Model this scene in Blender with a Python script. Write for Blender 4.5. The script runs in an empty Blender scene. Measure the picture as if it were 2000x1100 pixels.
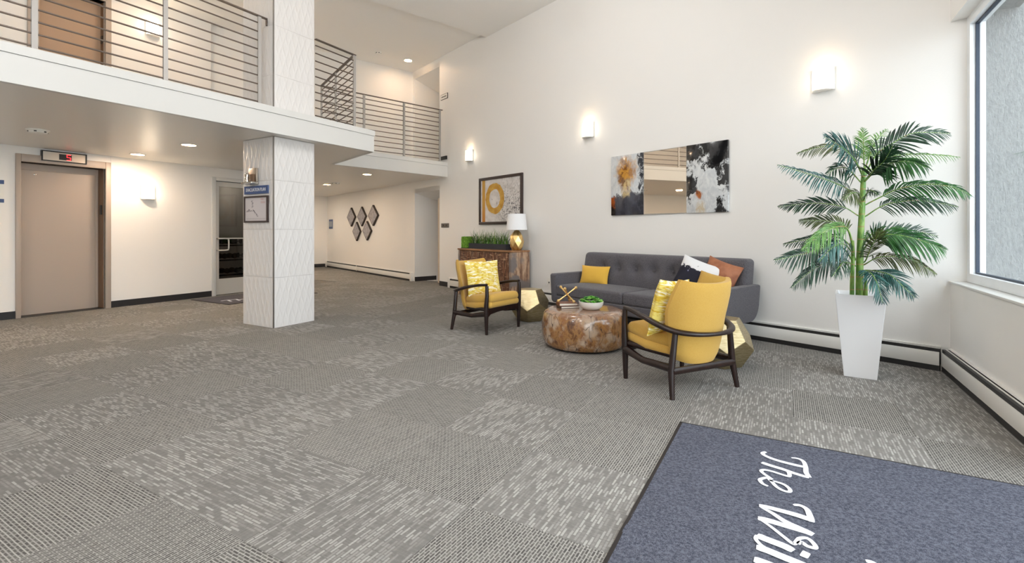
import bpy, bmesh, math, random
from mathutils import Vector, Matrix, noise
random.seed(7)
sc = bpy.context.scene
COL = sc.collection
R = math.radians

# ------------------------------------------------------------------ camera, sky, light, exposure
F, CX, HY, EYE = 942.0, 1000.0, 452.0, 1.22          # focal length and principal point in pixels (2000 x 1100), eye height
cam = bpy.data.cameras.new('camera')
cam.sensor_width = 36.0
cam.lens = F / 2000.0 * 36.0
cam.shift_y = -(550.0 - HY) / 2000.0
cam.clip_start = 0.05
camo = bpy.data.objects.new('camera', cam)
COL.objects.link(camo)
camo.location = (0, 0, EYE)
camo.rotation_euler = (R(90), 0, 0)
sc.camera = camo

world = bpy.data.worlds.new('sky')
sc.world = world
world.use_nodes = True
bg = world.node_tree.nodes['Background']
bg.inputs['Color'].default_value = (0.88, 0.94, 1.0, 1)
bg.inputs['Strength'].default_value = 7.5
vs = sc.view_settings
vs.view_transform = 'Standard'
vs.look = 'None'
vs.exposure = -0.05
vs.gamma = 1.0
vs.use_curve_mapping = False
cy = sc.cycles
cy.use_denoising = True
cy.max_bounces = 10
cy.diffuse_bounces = 7
cy.glossy_bounces = 4
cy.transmission_bounces = 6
cy.transparent_max_bounces = 8
cy.caustics_reflective = False
cy.caustics_refractive = False
cy.sample_clamp_indirect = 6.0
cy.blur_glossy = 0.8
WARM = (1.0, 0.86, 0.70)
NEUT = (1.0, 0.90, 0.78)
SCONCE_W, CAN_W, FILL_W = 0.9, 15.0, 56.0

# plan axes: v runs along the lift wall and the window wall, w across to the window wall,
# a runs along the art wall (to the right as one looks at it), n points into that wall
V = Vector((0.4924, 0.8704, 0)); W = Vector((0.8704, -0.4924, 0))
A = Vector((0.6324, -0.7746, 0)); N = Vector((0.7746, 0.6324, 0))
ROT_ART, ROT_V, ROT_COL, ROT_N, ROT_WIN = R(-50.774), R(60.5), R(-29.5), R(39.226), R(-119.5)
Z = Vector((0, 0, 1))
EYEP = Vector((0, 0, EYE))
ART_S = 0.1685
def ray(px, py): return Vector(((px - CX) / F, 1.0, (HY - py) / F))
def floorpt(px, py, z=0.0):
    d = ray(px, py); return EYEP + d * ((z - EYE) / d.z)
def hit(px, py, p0, nrm):
    d = ray(px, py); return EYEP + d * ((p0 - EYEP).dot(nrm) / d.dot(nrm))
def atd(px, py, y): return EYEP + ray(px, py) * y
def artwall_at(px):
    d = EYE * F / (ART_S * (px - 231.0)); return Vector(((px - CX) / F * d, d, 0))
CORNER = artwall_at(1856)
WIN_W = CORNER.dot(W)                                   # plane of the window wall
def wv(w, v, z=0.0): return W * w + V * v + Z * z
def artpt(px, py, off=0.0):                             # pixel -> (s along wall, z) on the art wall plane moved out by off
    p = hit(px, py, CORNER - N * off, N); return ((p - CORNER).dot(A), p.z)
def vw_pt(px, py, wplane):                              # pixel -> (v, z) on a plane of constant w
    p = hit(px, py, W * wplane, W); return (p.dot(V), p.z)
LIFT_W = -9.36
SOFFIT, CAP, DECK = 2.42, 2.735, 2.70
CEIL, CEIL2 = 5.04, 5.13

# portals that only tell the renderer where the sky comes in
def portal(loc, rot, sx, sy):
    l = bpy.data.lights.new('window_portal', 'AREA'); l.shape = 'RECTANGLE'; l.size = sx; l.size_y = sy
    l.cycles.is_portal = True
    o = bpy.data.objects.new('window_portal', l); COL.objects.link(o); o.location = loc
    o.rotation_euler = rot
VC = CORNER.dot(V)
WGL = WIN_W + 0.13                                       # glass plane
SILL, HEAD = 0.77, 3.04
OPENINGS = [(VC - 1.95, VC - 0.05, SILL, HEAD), (VC - 5.35, VC - 2.25, 0.0, HEAD), (VC - 8.6, VC - 5.65, SILL, HEAD)]
for v0, v1, z0, z1 in OPENINGS:
    portal(wv(WGL - 0.03, (v0 + v1) / 2, (z0 + z1) / 2), (R(90), 0, ROT_WIN + R(180)), v1 - v0, z1 - z0)

# ------------------------------------------------------------------ mesh helpers
class MB:
    def __init__(s): s.v = []; s.f = []; s.mi = []; s.cur = 0
    def add(s, vs_, fs, M=None):
        b = len(s.v)
        s.v += [tuple(M @ Vector(p)) if M is not None else tuple(p) for p in vs_]
        s.f += [tuple(b + i for i in f) for f in fs]; s.mi += [s.cur] * len(fs)
        return s
    def box(s, x0, x1, y0, y1, z0, z1, M=None):
        return s.add([(x0,y0,z0),(x1,y0,z0),(x1,y1,z0),(x0,y1,z0),(x0,y0,z1),(x1,y0,z1),(x1,y1,z1),(x0,y1,z1)],
            [(0,3,2,1),(4,5,6,7),(0,1,5,4),(1,2,6,5),(2,3,7,6),(3,0,4,7)], M)
    def prism(s, poly, z0, z1, M=None):                 # poly counter-clockwise in xy
        n = len(poly)
        return s.add([(p[0],p[1],z0) for p in poly] + [(p[0],p[1],z1) for p in poly],
            [tuple(range(n-1,-1,-1)), tuple(range(n,2*n))] + [(i,(i+1)%n,n+(i+1)%n,n+i) for i in range(n)], M)
    def extrude_x(s, prof, x0, x1, M=None):             # prof: (y,z) list
        n = len(prof)
        return s.add([(x0,p[0],p[1]) for p in prof] + [(x1,p[0],p[1]) for p in prof],
            [tuple(range(n)), tuple(range(2*n-1,n-1,-1))] + [(i,n+i,n+(i+1)%n,(i+1)%n) for i in range(n)], M)
    def lathe(s, prof, n=32, M=None, sx=1, sy=1):       # prof: (r,z) bottom to top
        vs_, fs = [], []
        for r, z in prof:
            for k in range(n):
                a = 2*math.pi*k/n; vs_.append((r*math.cos(a)*sx, r*math.sin(a)*sy, z))
        m = len(prof)
        for j in range(m-1):
            for k in range(n): fs.append((j*n+k, j*n+(k+1)%n, (j+1)*n+(k+1)%n, (j+1)*n+k))
        if prof[0][0] > 1e-5: fs.append(tuple(range(n-1,-1,-1)))
        if prof[-1][0] > 1e-5: fs.append(tuple(range((m-1)*n, m*n)))
        return s.add(vs_, fs, M)
    def tube(s, pts, rad, n=8, M=None, flat=1.0, caps=True, up=None):
        pts = [Vector(p) for p in pts]; m = len(pts)
        rad = [rad]*m if not isinstance(rad, (list, tuple)) else rad
        vs_, fs = [], []
        up = Vector(up) if up is not None else Z
        for i, p in enumerate(pts):
            t = (pts[min(i+1,m-1)] - pts[max(i-1,0)]).normalized()
            u = up if abs(t.dot(up)) < 0.95 else (Vector((1,0,0)) if abs(t.x) < 0.9 else Vector((0,1,0)))
            sd = t.cross(u).normalized(); uu = sd.cross(t).normalized()
            for k in range(n):
                a = 2*math.pi*(k+0.5)/n
                vs_.append(p + sd*math.cos(a)*rad[i] + uu*math.sin(a)*rad[i]*flat)
        for i in range(m-1):
            for k in range(n): fs.append((i*n+k, i*n+(k+1)%n, (i+1)*n+(k+1)%n, (i+1)*n+k))
        if caps: fs.append(tuple(range(n-1,-1,-1))); fs.append(tuple(range((m-1)*n, m*n)))
        return s.add(vs_, fs, M)
    def grid(s, fn, nu, nv, M=None):
        vs_ = [fn(i/nu, j/nv) for j in range(nv+1) for i in range(nu+1)]
        return s.add(vs_, [(j*(nu+1)+i, j*(nu+1)+i+1, (j+1)*(nu+1)+i+1, (j+1)*(nu+1)+i) for j in range(nv) for i in range(nu)], M)
    def rbox(s, sx, sy, sz, r, n=(4,4,4), fn=None, M=None, k=3):   # rounded box centred at the origin, fn displaces
        h = (sx/2, sy/2, sz/2); ax = []
        for i in range(3):
            hh = h[i]; rr = min(r, hh*0.999)
            e = [hh - rr + rr*math.tan(R(45)*q/k) for q in range(1, k+1)]
            inner = [-(hh-rr) + 2*(hh-rr)*q/n[i] for q in range(n[i]+1)]
            ax.append([-x for x in reversed(e)] + inner + e)
        idx, vs_, fs = {}, [], []
        def vid(p):
            key = (round(p[0],6), round(p[1],6), round(p[2],6))
            if key not in idx:
                q = Vector([max(-(h[i]-min(r,h[i]*.999)), min(h[i]-min(r,h[i]*.999), p[i])) for i in range(3)])
                d = Vector(p) - q
                if d.length > 1e-9: d = d.normalized()*min(r, min(h)*.999)
                o = q + d
                if fn: o = Vector(fn(o))
                idx[key] = len(vs_); vs_.append(o)
            return idx[key]
        for a_ in range(3):
            b_, c_ = (a_+1)%3, (a_+2)%3
            for sg in (-1, 1):
                for i in range(len(ax[b_])-1):
                    for j in range(len(ax[c_])-1):
                        q = []
                        for di, dj in ((0,0),(1,0),(1,1),(0,1)):
                            p = [0,0,0]; p[a_] = sg*h[a_]; p[b_] = ax[b_][i+di]; p[c_] = ax[c_][j+dj]; q.append(vid(p))
                        if sg < 0: q.reverse()
                        if len(set(q)) >= 3: fs.append(tuple(q))
        return s.add(vs_, fs, M)
    def mesh(s, name, mats, smooth=35, bev=0.0, fix=False):
        me = bpy.data.meshes.new(name); me.from_pydata(s.v, [], s.f); me.update()
        mats = mats if isinstance(mats, (list, tuple)) else [mats]
        for m in mats: me.materials.append(m)
        if len(mats) > 1: me.polygons.foreach_set('material_index', s.mi)
        if bev > 0 or fix:
            bm = bmesh.new(); bm.from_mesh(me)
            if fix: bmesh.ops.recalc_face_normals(bm, faces=bm.faces)
            if bev > 0:
                es = [e for e in bm.edges if len(e.link_faces) == 2 and e.calc_face_angle(0) > R(30)]
                bmesh.ops.bevel(bm, geom=es, offset=bev, segments=2, affect='EDGES', profile=0.5, clamp_overlap=True)
            bm.to_mesh(me); bm.free()
        if smooth:
            me.polygons.foreach_set('use_smooth', [True]*len(me.polygons))
            me.set_sharp_from_angle(angle=R(smooth))
        return me
    def build(s, name, mats, parent=None, loc=None, rot=None, **kw):
        o = bpy.data.objects.new(name, s.mesh(name, mats, **kw)); COL.objects.link(o)
        if parent: o.parent = parent
        if loc is not None: o.location = loc
        if rot is not None: o.rotation_euler = rot if isinstance(rot, (tuple, list)) else (0,0,rot)
        return o
def T(x, y, z): return Matrix.Translation((x, y, z))
def RX(a): return Matrix.Rotation(R(a), 4, 'X')
def RY(a): return Matrix.Rotation(R(a), 4, 'Y')
def RZ(a): return Matrix.Rotation(R(a), 4, 'Z')
def tag(o, label=None, cat=None, group=None, kind=None):
    if label: o['label'] = label
    if cat: o['category'] = cat
    if group: o['group'] = group
    if kind: o['kind'] = kind
    return o
def thing(name, label, cat, loc=(0,0,0), rot=0.0, group=None):
    o = bpy.data.objects.new(name, None); COL.objects.link(o)
    o.empty_display_size = 0.1
    o.location = loc; o.rotation_euler = rot if isinstance(rot, (tuple, list)) else (0, 0, rot)
    return tag(o, label, cat, group)
def struct(mb, name, mats, label=None, **kw):
    o = mb.build(name, mats, **kw); o['kind'] = 'structure'
    if label: o['label'] = label
    return o
def copy_tree(o, parent=None):
    c = o.copy(); COL.objects.link(c); c.parent = parent
    for ch in list(o.children): copy_tree(ch, c)
    return c
def light(name, kind, loc, energy, color, parent=None, **kw):
    l = bpy.data.lights.new(name, kind); l.energy = energy; l.color = color
    for k_, v_ in kw.items(): setattr(l, k_, v_)
    o = bpy.data.objects.new(name, l); COL.objects.link(o); o.location = loc
    if parent: o.parent = parent
    return o
def smooth_path(pts, n=6):
    pts = [Vector(p) for p in pts]; out = []
    for i in range(len(pts)-1):
        p0, p1, p2, p3 = pts[max(i-1,0)], pts[i], pts[i+1], pts[min(i+2,len(pts)-1)]
        for k in range(n):
            t = k/n
            out.append(0.5*((2*p1) + (p2-p0)*t + (2*p0-5*p1+4*p2-p3)*t*t + (3*p1-p0-3*p2+p3)*t**3))
    out.append(pts[-1]); return out

# ------------------------------------------------------------------ materials
def S(r, g, b):
    f = lambda c: (c/255/12.92) if c/255 <= 0.04045 else ((c/255+0.055)/1.055)**2.4
    return (f(r), f(g), f(b), 1.0)
class Mat:
    def __init__(s, name, color=None, rough=0.5, metal=0.0, spec=None):
        s.m = bpy.data.materials.new(name); s.m.use_nodes = True
        s.nt = s.m.node_tree; s.b = s.nt.nodes['Principled BSDF']
        s.b.inputs['Roughness'].default_value = rough; s.b.inputs['Metallic'].default_value = metal
        if spec is not None: s.b.inputs['Specular IOR Level'].default_value = spec
        if color: s.b.inputs['Base Color'].default_value = color
        s._co = None
    def node(s, t, **props):
        n = s.nt.nodes.new(t)
        for k_, v_ in props.items(): setattr(n, k_, v_)
        return n
    def put(s, sock, v):
        if hasattr(v, 'is_output'): s.nt.links.new(v, sock)
        elif isinstance(v, (tuple, list)) and hasattr(sock, 'default_value') and not isinstance(sock.default_value, float):
            n = len(sock.default_value); sock.default_value = tuple(v)[:n] if len(v) >= n else tuple(v) + (1,)*(n-len(v))
        else: sock.default_value = v
    def set(s, key, v): s.put(s.b.inputs[key], v); return s
    def co(s, kind='Object'):
        if s._co is None: s._co = s.node('ShaderNodeTexCoord')
        return s._co.outputs[kind]
    def geo(s): return s.node('ShaderNodeNewGeometry').outputs['Position']
    def rnd(s): return s.node('ShaderNodeObjectInfo').outputs['Random']
    def map(s, vec, scale=(1,1,1), loc=(0,0,0), rot=(0,0,0)):
        n = s.node('ShaderNodeMapping'); s.put(n.inputs['Vector'], vec); s.put(n.inputs['Scale'], scale); s.put(n.inputs['Location'], loc)
        n.inputs['Rotation'].default_value = rot
        return n.outputs[0]
    def noise(s, scale, vec=None, detail=3, rough=0.5, dist=0.0, out=0):
        n = s.node('ShaderNodeTexNoise'); s.put(n.inputs['Vector'], vec if vec is not None else s.co())
        n.inputs['Scale'].default_value = scale; n.inputs['Detail'].default_value = detail
        n.inputs['Roughness'].default_value = rough; n.inputs['Distortion'].default_value = dist
        return n.outputs[out]
    def vor(s, scale, vec=None, feature='F1', out=0):
        n = s.node('ShaderNodeTexVoronoi', feature=feature); s.put(n.inputs['Vector'], vec if vec is not None else s.co())
        n.inputs['Scale'].default_value = scale; return n.outputs[out]
    def math(s, op, a_, b_=0.0, c_=None):
        n = s.node('ShaderNodeMath', operation=op); s.put(n.inputs[0], a_); s.put(n.inputs[1], b_)
        if c_ is not None: s.put(n.inputs[2], c_)
        return n.outputs[0]
    def sstep(s, x, lo, hi):
        n = s.node('ShaderNodeMapRange', interpolation_type='SMOOTHSTEP'); s.put(n.inputs[0], x)
        s.put(n.inputs[1], lo); s.put(n.inputs[2], hi); return n.outputs[0]
    def mix(s, f, a_, b_, blend='MIX'):
        n = s.node('ShaderNodeMix', data_type='RGBA', blend_type=blend); s.put(n.inputs[0], f); s.put(n.inputs[6], a_); s.put(n.inputs[7], b_)
        return n.outputs[2]
    def ramp(s, f, stops):
        n = s.node('ShaderNodeValToRGB'); s.put(n.inputs[0], f); el = n.color_ramp.elements
        while len(el) < len(stops): el.new(0.5)
        for e, (p, c) in zip(el, stops): e.position = p; e.color = c
        return n.outputs[0]
    def sep(s, vec):
        n = s.node('ShaderNodeSeparateXYZ'); s.put(n.inputs[0], vec); return n.outputs
    def comb(s, x, y, z):
        n = s.node('ShaderNodeCombineXYZ'); s.put(n.inputs[0], x); s.put(n.inputs[1], y); s.put(n.inputs[2], z); return n.outputs[0]
    def bump(s, h, strength=0.3, dist=0.01):
        n = s.node('ShaderNodeBump'); s.put(n.inputs['Height'], h); n.inputs['Strength'].default_value = strength
        n.inputs['Distance'].default_value = dist; s.nt.links.new(n.outputs[0], s.b.inputs['Normal']); return s
    def brick(s, vec, c1, c2, mortar, bw, rh, ms, bias=0.0, smooth=0.3, off=0.5):
        n = s.node('ShaderNodeTexBrick'); n.offset = off
        s.put(n.inputs['Vector'], vec); s.put(n.inputs['Color1'], c1); s.put(n.inputs['Color2'], c2); s.put(n.inputs['Mortar'], mortar)
        n.inputs['Scale'].default_value = 1.0; n.inputs['Mortar Size'].default_value = ms; n.inputs['Mortar Smooth'].default_value = smooth
        n.inputs['Bias'].default_value = bias; n.inputs['Brick Width'].default_value = bw; n.inputs['Row Height'].default_value = rh
        return n.outputs[0], n.outputs[1]
def paint(name, color, rough=0.55, scale=90, strength=0.12):
    m = Mat(name, color, rough); m.bump(m.noise(scale, m.geo(), detail=4), strength, 0.004); return m.m
def plain(name, color, rough=0.5, metal=0.0): return Mat(name, color, rough, metal).m
def metal_mat(name, color, rough=0.35):
    m = Mat(name, color, rough, 1.0); nz = m.noise(60, m.map(m.co(), (1,1,14)), detail=3)
    m.set('Roughness', m.math('MULTIPLY_ADD', nz, 0.2, rough-0.1)); return m.m
def emit(name, color, strength):
    m = Mat(name, color, 0.4); m.set('Emission Color', color); m.set('Emission Strength', strength); return m.m
def fabric(name, c1, c2, scale=260, strength=0.35, stretch=3.0):
    m = Mat(name, c1, 0.9, spec=0.2)
    h = m.noise(scale, m.map(m.co(), (1, 1, stretch)), detail=2); g = m.noise(scale, m.map(m.co(), (stretch, stretch, 1)), detail=2)
    k = m.math('MULTIPLY', m.math('ADD', h, g), 0.5)
    m.set('Base Color', m.mix(m.sstep(k, 0.35, 0.65), c1, c2)); m.set('Sheen Weight', 0.15)
    m.bump(k, strength, 0.003); return m.m

WHITE_WALL = paint('wall_paint', S(239, 237, 234), 0.5)
SOFFIT_PAINT = paint('soffit_paint', S(234, 230, 224), 0.34, 70, 0.25)
CEIL_PAINT = paint('ceiling_paint', S(243, 241, 238), 0.6, 60, 0.35)
TRIM_WHITE = paint('trim_paint', S(218, 217, 214), 0.4, 60, 0.03)
BASE_BLACK = plain('rubber_base', S(38, 36, 38), 0.45)
RAIL_STEEL = Mat('rail_steel', S(178, 174, 170), 0.42, 0.35).m
RAIL_DARK = Mat('rail_dark_steel', S(112, 100, 92), 0.38, 0.75).m
HEATER_WHITE = plain('heater_enamel', S(232, 230, 225), 0.35)
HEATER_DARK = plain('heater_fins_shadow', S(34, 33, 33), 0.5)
TAUPE = paint('taupe_steel_paint', S(176, 162, 150), 0.42, 120, 0.04)
TAUPE_DARK = paint('bronze_jamb_paint', S(118, 88, 62), 0.4, 120, 0.04)
CHROME = plain('chrome', S(205, 200, 192), 0.18, 1.0)
BLACK = plain('black_plastic', S(24, 23, 24), 0.35)
WHITE_PLASTIC = plain('white_plastic', S(238, 236, 230), 0.4)
ALU = plain('painted_aluminium', S(206, 203, 197), 0.35, 0.2)
SIGN_BLUE = plain('sign_blue', S(62, 84, 130), 0.45)
SIGN_GREY = plain('sign_grey', S(98, 92, 88), 0.5)
gm = Mat('clear_glass', S(250, 252, 252), 0.0); gm.set('Transmission Weight', 1.0); gm.set('IOR', 1.02); GLASS_WIN = gm.m
def pane_glass(name, tint, refl=0.08):
    m = bpy.data.materials.new(name); m.use_nodes = True; nt = m.node_tree; nt.nodes.clear()
    o = nt.nodes.new('ShaderNodeOutputMaterial'); mx = nt.nodes.new('ShaderNodeMixShader'); fr = nt.nodes.new('ShaderNodeLayerWeight'); pw = nt.nodes.new('ShaderNodeMath'); pw.operation = 'POWER'; pw.inputs[1].default_value = 5.0; ml = nt.nodes.new('ShaderNodeMath'); ml.operation = 'MULTIPLY_ADD'; ml.inputs[1].default_value = 0.5; ml.inputs[2].default_value = 0.03
    t = nt.nodes.new('ShaderNodeBsdfTransparent'); g = nt.nodes.new('ShaderNodeBsdfGlossy'); g.inputs['Roughness'].default_value = 0.02
    t.inputs['Color'].default_value = tint; nt.links.new(fr.outputs['Facing'], pw.inputs[0]); nt.links.new(pw.outputs[0], ml.inputs[0])
    nt.links.new(ml.outputs[0], mx.inputs[0]); nt.links.new(t.outputs[0], mx.inputs[1]); nt.links.new(g.outputs[0], mx.inputs[2]); nt.links.new(mx.outputs[0], o.inputs[0])
    return m
PANE = pane_glass('window_glass', (0.96, 0.98, 0.98, 1))
PANE_DARK = pane_glass('door_glass', (0.55, 0.54, 0.52, 1))

# ------------------------------------------------------------------ large structure
def wall_cells(mb, x0, x1, z0, z1, t, openings):
    xs = sorted({x0, x1} | {o[0] for o in openings} | {o[1] for o in openings})
    zs = sorted({z0, z1} | {o[2] for o in openings} | {o[3] for o in openings})
    xs = [x for x in xs if x0 <= x <= x1]; zs = [z for z in zs if z0 <= z <= z1]
    for i in range(len(xs)-1):
        j = 0
        while j < len(zs)-1:
            inside = lambda a_, b_: any(o[0] <= (xs[i]+xs[i+1])/2 <= o[1] and o[2] <= (a_+b_)/2 <= o[3] for o in openings)
            if inside(zs[j], zs[j+1]): j += 1; continue
            k = j
            while k+1 < len(zs)-1 and not inside(zs[k+1], zs[k+2]): k += 1
            mb.box(xs[i], xs[i+1], 0, t, zs[j], zs[k+1]); j = k+1
    return mb
# floor slab and its carpet tiles
FLOOR_BASE = plain('floor_base', S(110, 105, 99), 0.9)
fb = MB(); P = [wv(-11.5, -3.3), wv(1.6, -3.3), wv(1.6, 5.6), artwall_at(300)+N*0.5+A*0, wv(-13.5, 16)]
fb.prism([(p.x, p.y) for p in [wv(-15.5,-3.3), wv(1.5,-3.3), CORNER+N*0.3+W*0.1, artwall_at(600)+N*0.4, artwall_at(600)-N*7.5, wv(-15.5, 9)]], -0.2, -0.008)
FLOOR = struct(fb, 'floor', FLOOR_BASE, smooth=0)
PITCH, W0, V0 = 0.633, 0.049, 3.667
def carpet(kind):
    m = Mat('carpet_' + kind, None, 0.95, spec=0.1); vec = m.co()
    jit = m.math('MULTIPLY', m.rnd(), 9.0)
    wob = m.noise(30, vec, detail=2, out=1)
    vec2 = m.node('ShaderNodeVectorMath', operation='MULTIPLY_ADD'); m.put(vec2.inputs[0], wob); vec2.inputs[1].default_value = (0.004, 0.004, 0); m.put(vec2.inputs[2], vec)
    off = m.node('ShaderNodeVectorMath', operation='ADD'); m.put(off.inputs[0], vec2.outputs[0]); m.put(off.inputs[1], m.comb(jit, m.math('MULTIPLY', jit, 3.7), 0.0)); vec = off.outputs[0]
    fine = m.noise(420, vec, detail=2)
    if kind == 'grid':
        c, f = m.brick(vec, S(80, 78, 76), S(122, 119, 115), S(182, 179, 174), 0.034, 0.0125, 0.0032, 0.0, 0.5)
        c2, f2 = m.brick(m.map(vec, loc=(0.3, 0.7, 0)), S(94, 92, 90), S(134, 131, 127), S(182, 179, 174), 0.078, 0.025, 0.003, 0.0, 0.5)
        c = m.mix(0.3, c, c2)
    else:
        c, f = m.brick(vec, S(134, 131, 128), S(222, 219, 214), S(138, 135, 131), 0.06, 0.0145, 0.0035, -0.22, 0.5)
        c2, f2 = m.brick(m.map(vec, rot=(0,0,R(90))), S(110, 108, 106), S(158, 155, 151), S(122, 120, 118), 0.09, 0.006, 0.001, 0.0, 0.3)
        c = m.mix(0.32, c, c2)
    c = m.mix(m.math('MULTIPLY', fine, 0.9), c, S(206, 203, 199), 'MULTIPLY')
    c = m.mix(1.0, c, m.ramp(m.rnd(), [(0, (0.93,0.93,0.93,1)), (1, (1.06,1.06,1.06,1))]), 'MULTIPLY')
    m.set('Base Color', c); m.bump(fine, 0.5, 0.004); return m.m
CARPET_GRID, CARPET_DASH = carpet('grid'), carpet('dash')
h = PITCH/2 - 0.0004
def tile_mesh(name, mat):
    return MB().prism([(-h,-h),(h,-h),(h,h),(-h,h)], -0.008, 0.0).mesh(name, mat, smooth=0, bev=0.001)
TM = [tile_mesh('carpet_tile', CARPET_GRID), tile_mesh('carpet_tile', CARPET_DASH)]
cells = []
BEYOND = CORNER.dot(N)
for i in range(-16, 3):
    for j in range(-10, 22):
        c = wv(W0 + (i+0.5)*PITCH, V0 + (j+0.5)*PITCH)
        w_, v_ = c.dot(W), c.dot(V)
        if w_ > WIN_W + 0.3 or w_ < LIFT_W - 0.25 or c.dot(N) > BEYOND + 0.45: continue
        if c.y < 0.4: continue
        px = CX + F*c.x/c.y
        if px < -900 or px > 2900: continue
        cells.append((c.y if -200 < px < 2200 and c.y > 0.9 else c.y+50, c, i, j))
cells.sort(key=lambda q: q[0])
rest = MB()
for k, (d, c, i, j) in enumerate(cells):
    rr = random.Random(i*131 + j*7)
    kind = (i + j + (1 if rr.random() < 0.22 else 0)) % 2
    turn = 1 if (i < -4) != (rr.random() < 0.09) else 0
    if k < 290:
        o = bpy.data.objects.new('carpet_tile', TM[kind]); COL.objects.link(o); o.parent = FLOOR
        o.location = c; o.rotation_euler = (0, 0, R(60.5) + (R(90) if turn else 0) + (R(180) if rr.random() < 0.5 else 0))
    else:
        rest.cur = kind; rest.prism([(-h,-h),(h,-h),(h,h),(-h,h)], -0.008, 0.0, Matrix.Translation(c) @ RZ(60.5))
# far tiles beyond the near ones, one joined part
for i in range(-20, 3):
    for j in range(-10, 30):
        c = wv(W0 + (i+0.5)*PITCH, V0 + (j+0.5)*PITCH)
        if any(abs(i-q[2]) + abs(j-q[3]) == 0 for q in cells): continue
        if c.dot(W) > WIN_W + 0.3 or c.dot(N) > BEYOND + 0.45 or c.dot(A) < -22 or c.dot(W) < -15.2 or c.dot(V) < -3.3: continue
        if c.dot(V) < 8 and c.dot(W) < LIFT_W - 0.3: continue
        rest.cur = (i+j) % 2; rest.prism([(-h,-h),(h,-h),(h,h),(-h,h)], -0.008, 0.0, Matrix.Translation(c) @ RZ(60.5))
ro = rest.build('distant_carpet_tiles', [CARPET_GRID, CARPET_DASH], FLOOR, smooth=0); ro['kind'] = 'stuff'

# art wall with its two stair doorways
o0, o1 = artpt(810, 450)[0], artpt(858.5, 450)[0]
ztop_lo, ztop_hi = artpt(858, 371)[1], artpt(858, 130)[1]
FAR_S = (artwall_at(639) - CORNER).dot(A)
aw = wall_cells(MB(), FAR_S - 0.3, 0.12, 0, CEIL2 + 0.05, 0.4, [(o0, o1, 0, ztop_lo), (o0, o1, DECK, ztop_hi)])
ART = struct(aw, 'wall_art', WHITE_WALL, loc=CORNER, rot=ROT_ART, smooth=0)
# recess behind each doorway: left cheek, sloped stair soffit, back
def recess(name, z0, z1, depth, drop):
    mb = MB()
    mb.box(o0 - 0.1, o0, 0.4, 0.4+depth, z0, z1)
    mb.box(o1, o1 + 0.1, 0.4, 0.4+depth, z0, z1)
    mb.box(o0 - 0.1, o1 + 0.1, 0.4+depth, 0.5+depth, z0 - 0.1, z1)
    mb.add([(o0,0.0,z1),(o1,0.0,z1),(o1,0.4+depth,z1-drop),(o0,0.4+depth,z1-drop),(o0,0,z1+.1),(o1,0,z1+.1),(o1,.4+depth,z1+.1),(o0,.4+depth,z1+.1)],
           [(0,1,2,3),(7,6,5,4),(0,4,5,1),(1,5,6,2),(2,6,7,3),(3,7,4,0)])
    mb.box(o0 - 0.1, o1 + 0.1, 0.4, 0.5+depth, z0 - 0.1, z0)
    return struct(mb, name, WHITE_WALL, loc=CORNER, rot=ROT_ART, smooth=0)
recess('wall_lower_stair_recess', 0, ztop_lo, 1.5, 0.5)
recess('wall_upper_stair_recess', DECK, ztop_hi, 1.9, 0.75)
# leaf of the lower stair door, standing in the doorway
sd0 = artpt(839, 450)[0]
d4 = bpy.data.objects.new('door_4', None); COL.objects.link(d4); d4.location = CORNER; d4.rotation_euler = (0,0,ROT_ART); d4['kind'] = 'structure'
DOOR_BEIGE = paint('door_beige', S(206, 190, 170), 0.45, 120, 0.04)
MB().box(sd0, o1, 0.22, 0.265, 0.012, ztop_lo - 0.16).build('leaf', DOOR_BEIGE, d4, smooth=0, bev=0.004)
hb = MB(); hb.box(o1-0.12, o1-0.06, 0.212, 0.22, 0.78, 1.02); hb.tube([(o1-0.09,0.22,0.9),(o1-0.09,0.16,0.9),(o1-0.2,0.16,0.9)], 0.01)
hb.build('handle', CHROME, d4)

# far end wall with a grey door, seen past the column
FARC = artwall_at(639)
fw = MB(); fx0, fx1 = -1.55, -0.55
wall_cells(fw, -7.5, 0, 0, SOFFIT, 0.2, [(fx0, fx1, 0, 2.1)])
struct(fw, 'wall_far_end', WHITE_WALL, loc=FARC, rot=ROT_N, smooth=0)
d3 = bpy.data.objects.new('door_3', None); COL.objects.link(d3); d3.location = FARC; d3.rotation_euler = (0,0,ROT_N); d3['kind'] = 'structure'
GREY_DOOR = paint('door_grey', S(150, 150, 152), 0.45, 120, 0.03)
MB().box(fx0, fx1, 0.05, 0.1, 0.01, 2.1).build('leaf', GREY_DOOR, d3, smooth=0)
f_ = MB(); f_.box(fx1-0.06, fx1+0.01, -0.02, 0.12, 0, 2.1); f_.box(fx0-0.01, fx0+0.06, -0.02, 0.12, 0, 2.1); f_.box(fx0, fx1, -0.02, 0.12, 2.04, 2.12)
f_.build('frame', ALU, d3, smooth=0)
hb = MB(); hb.tube([(fx1-0.13,0.05,1.0),(fx1-0.13,-0.02,1.0),(fx1-0.25,-0.02,1.0)], 0.012); hb.build('handle', CHROME, d3)

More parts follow.
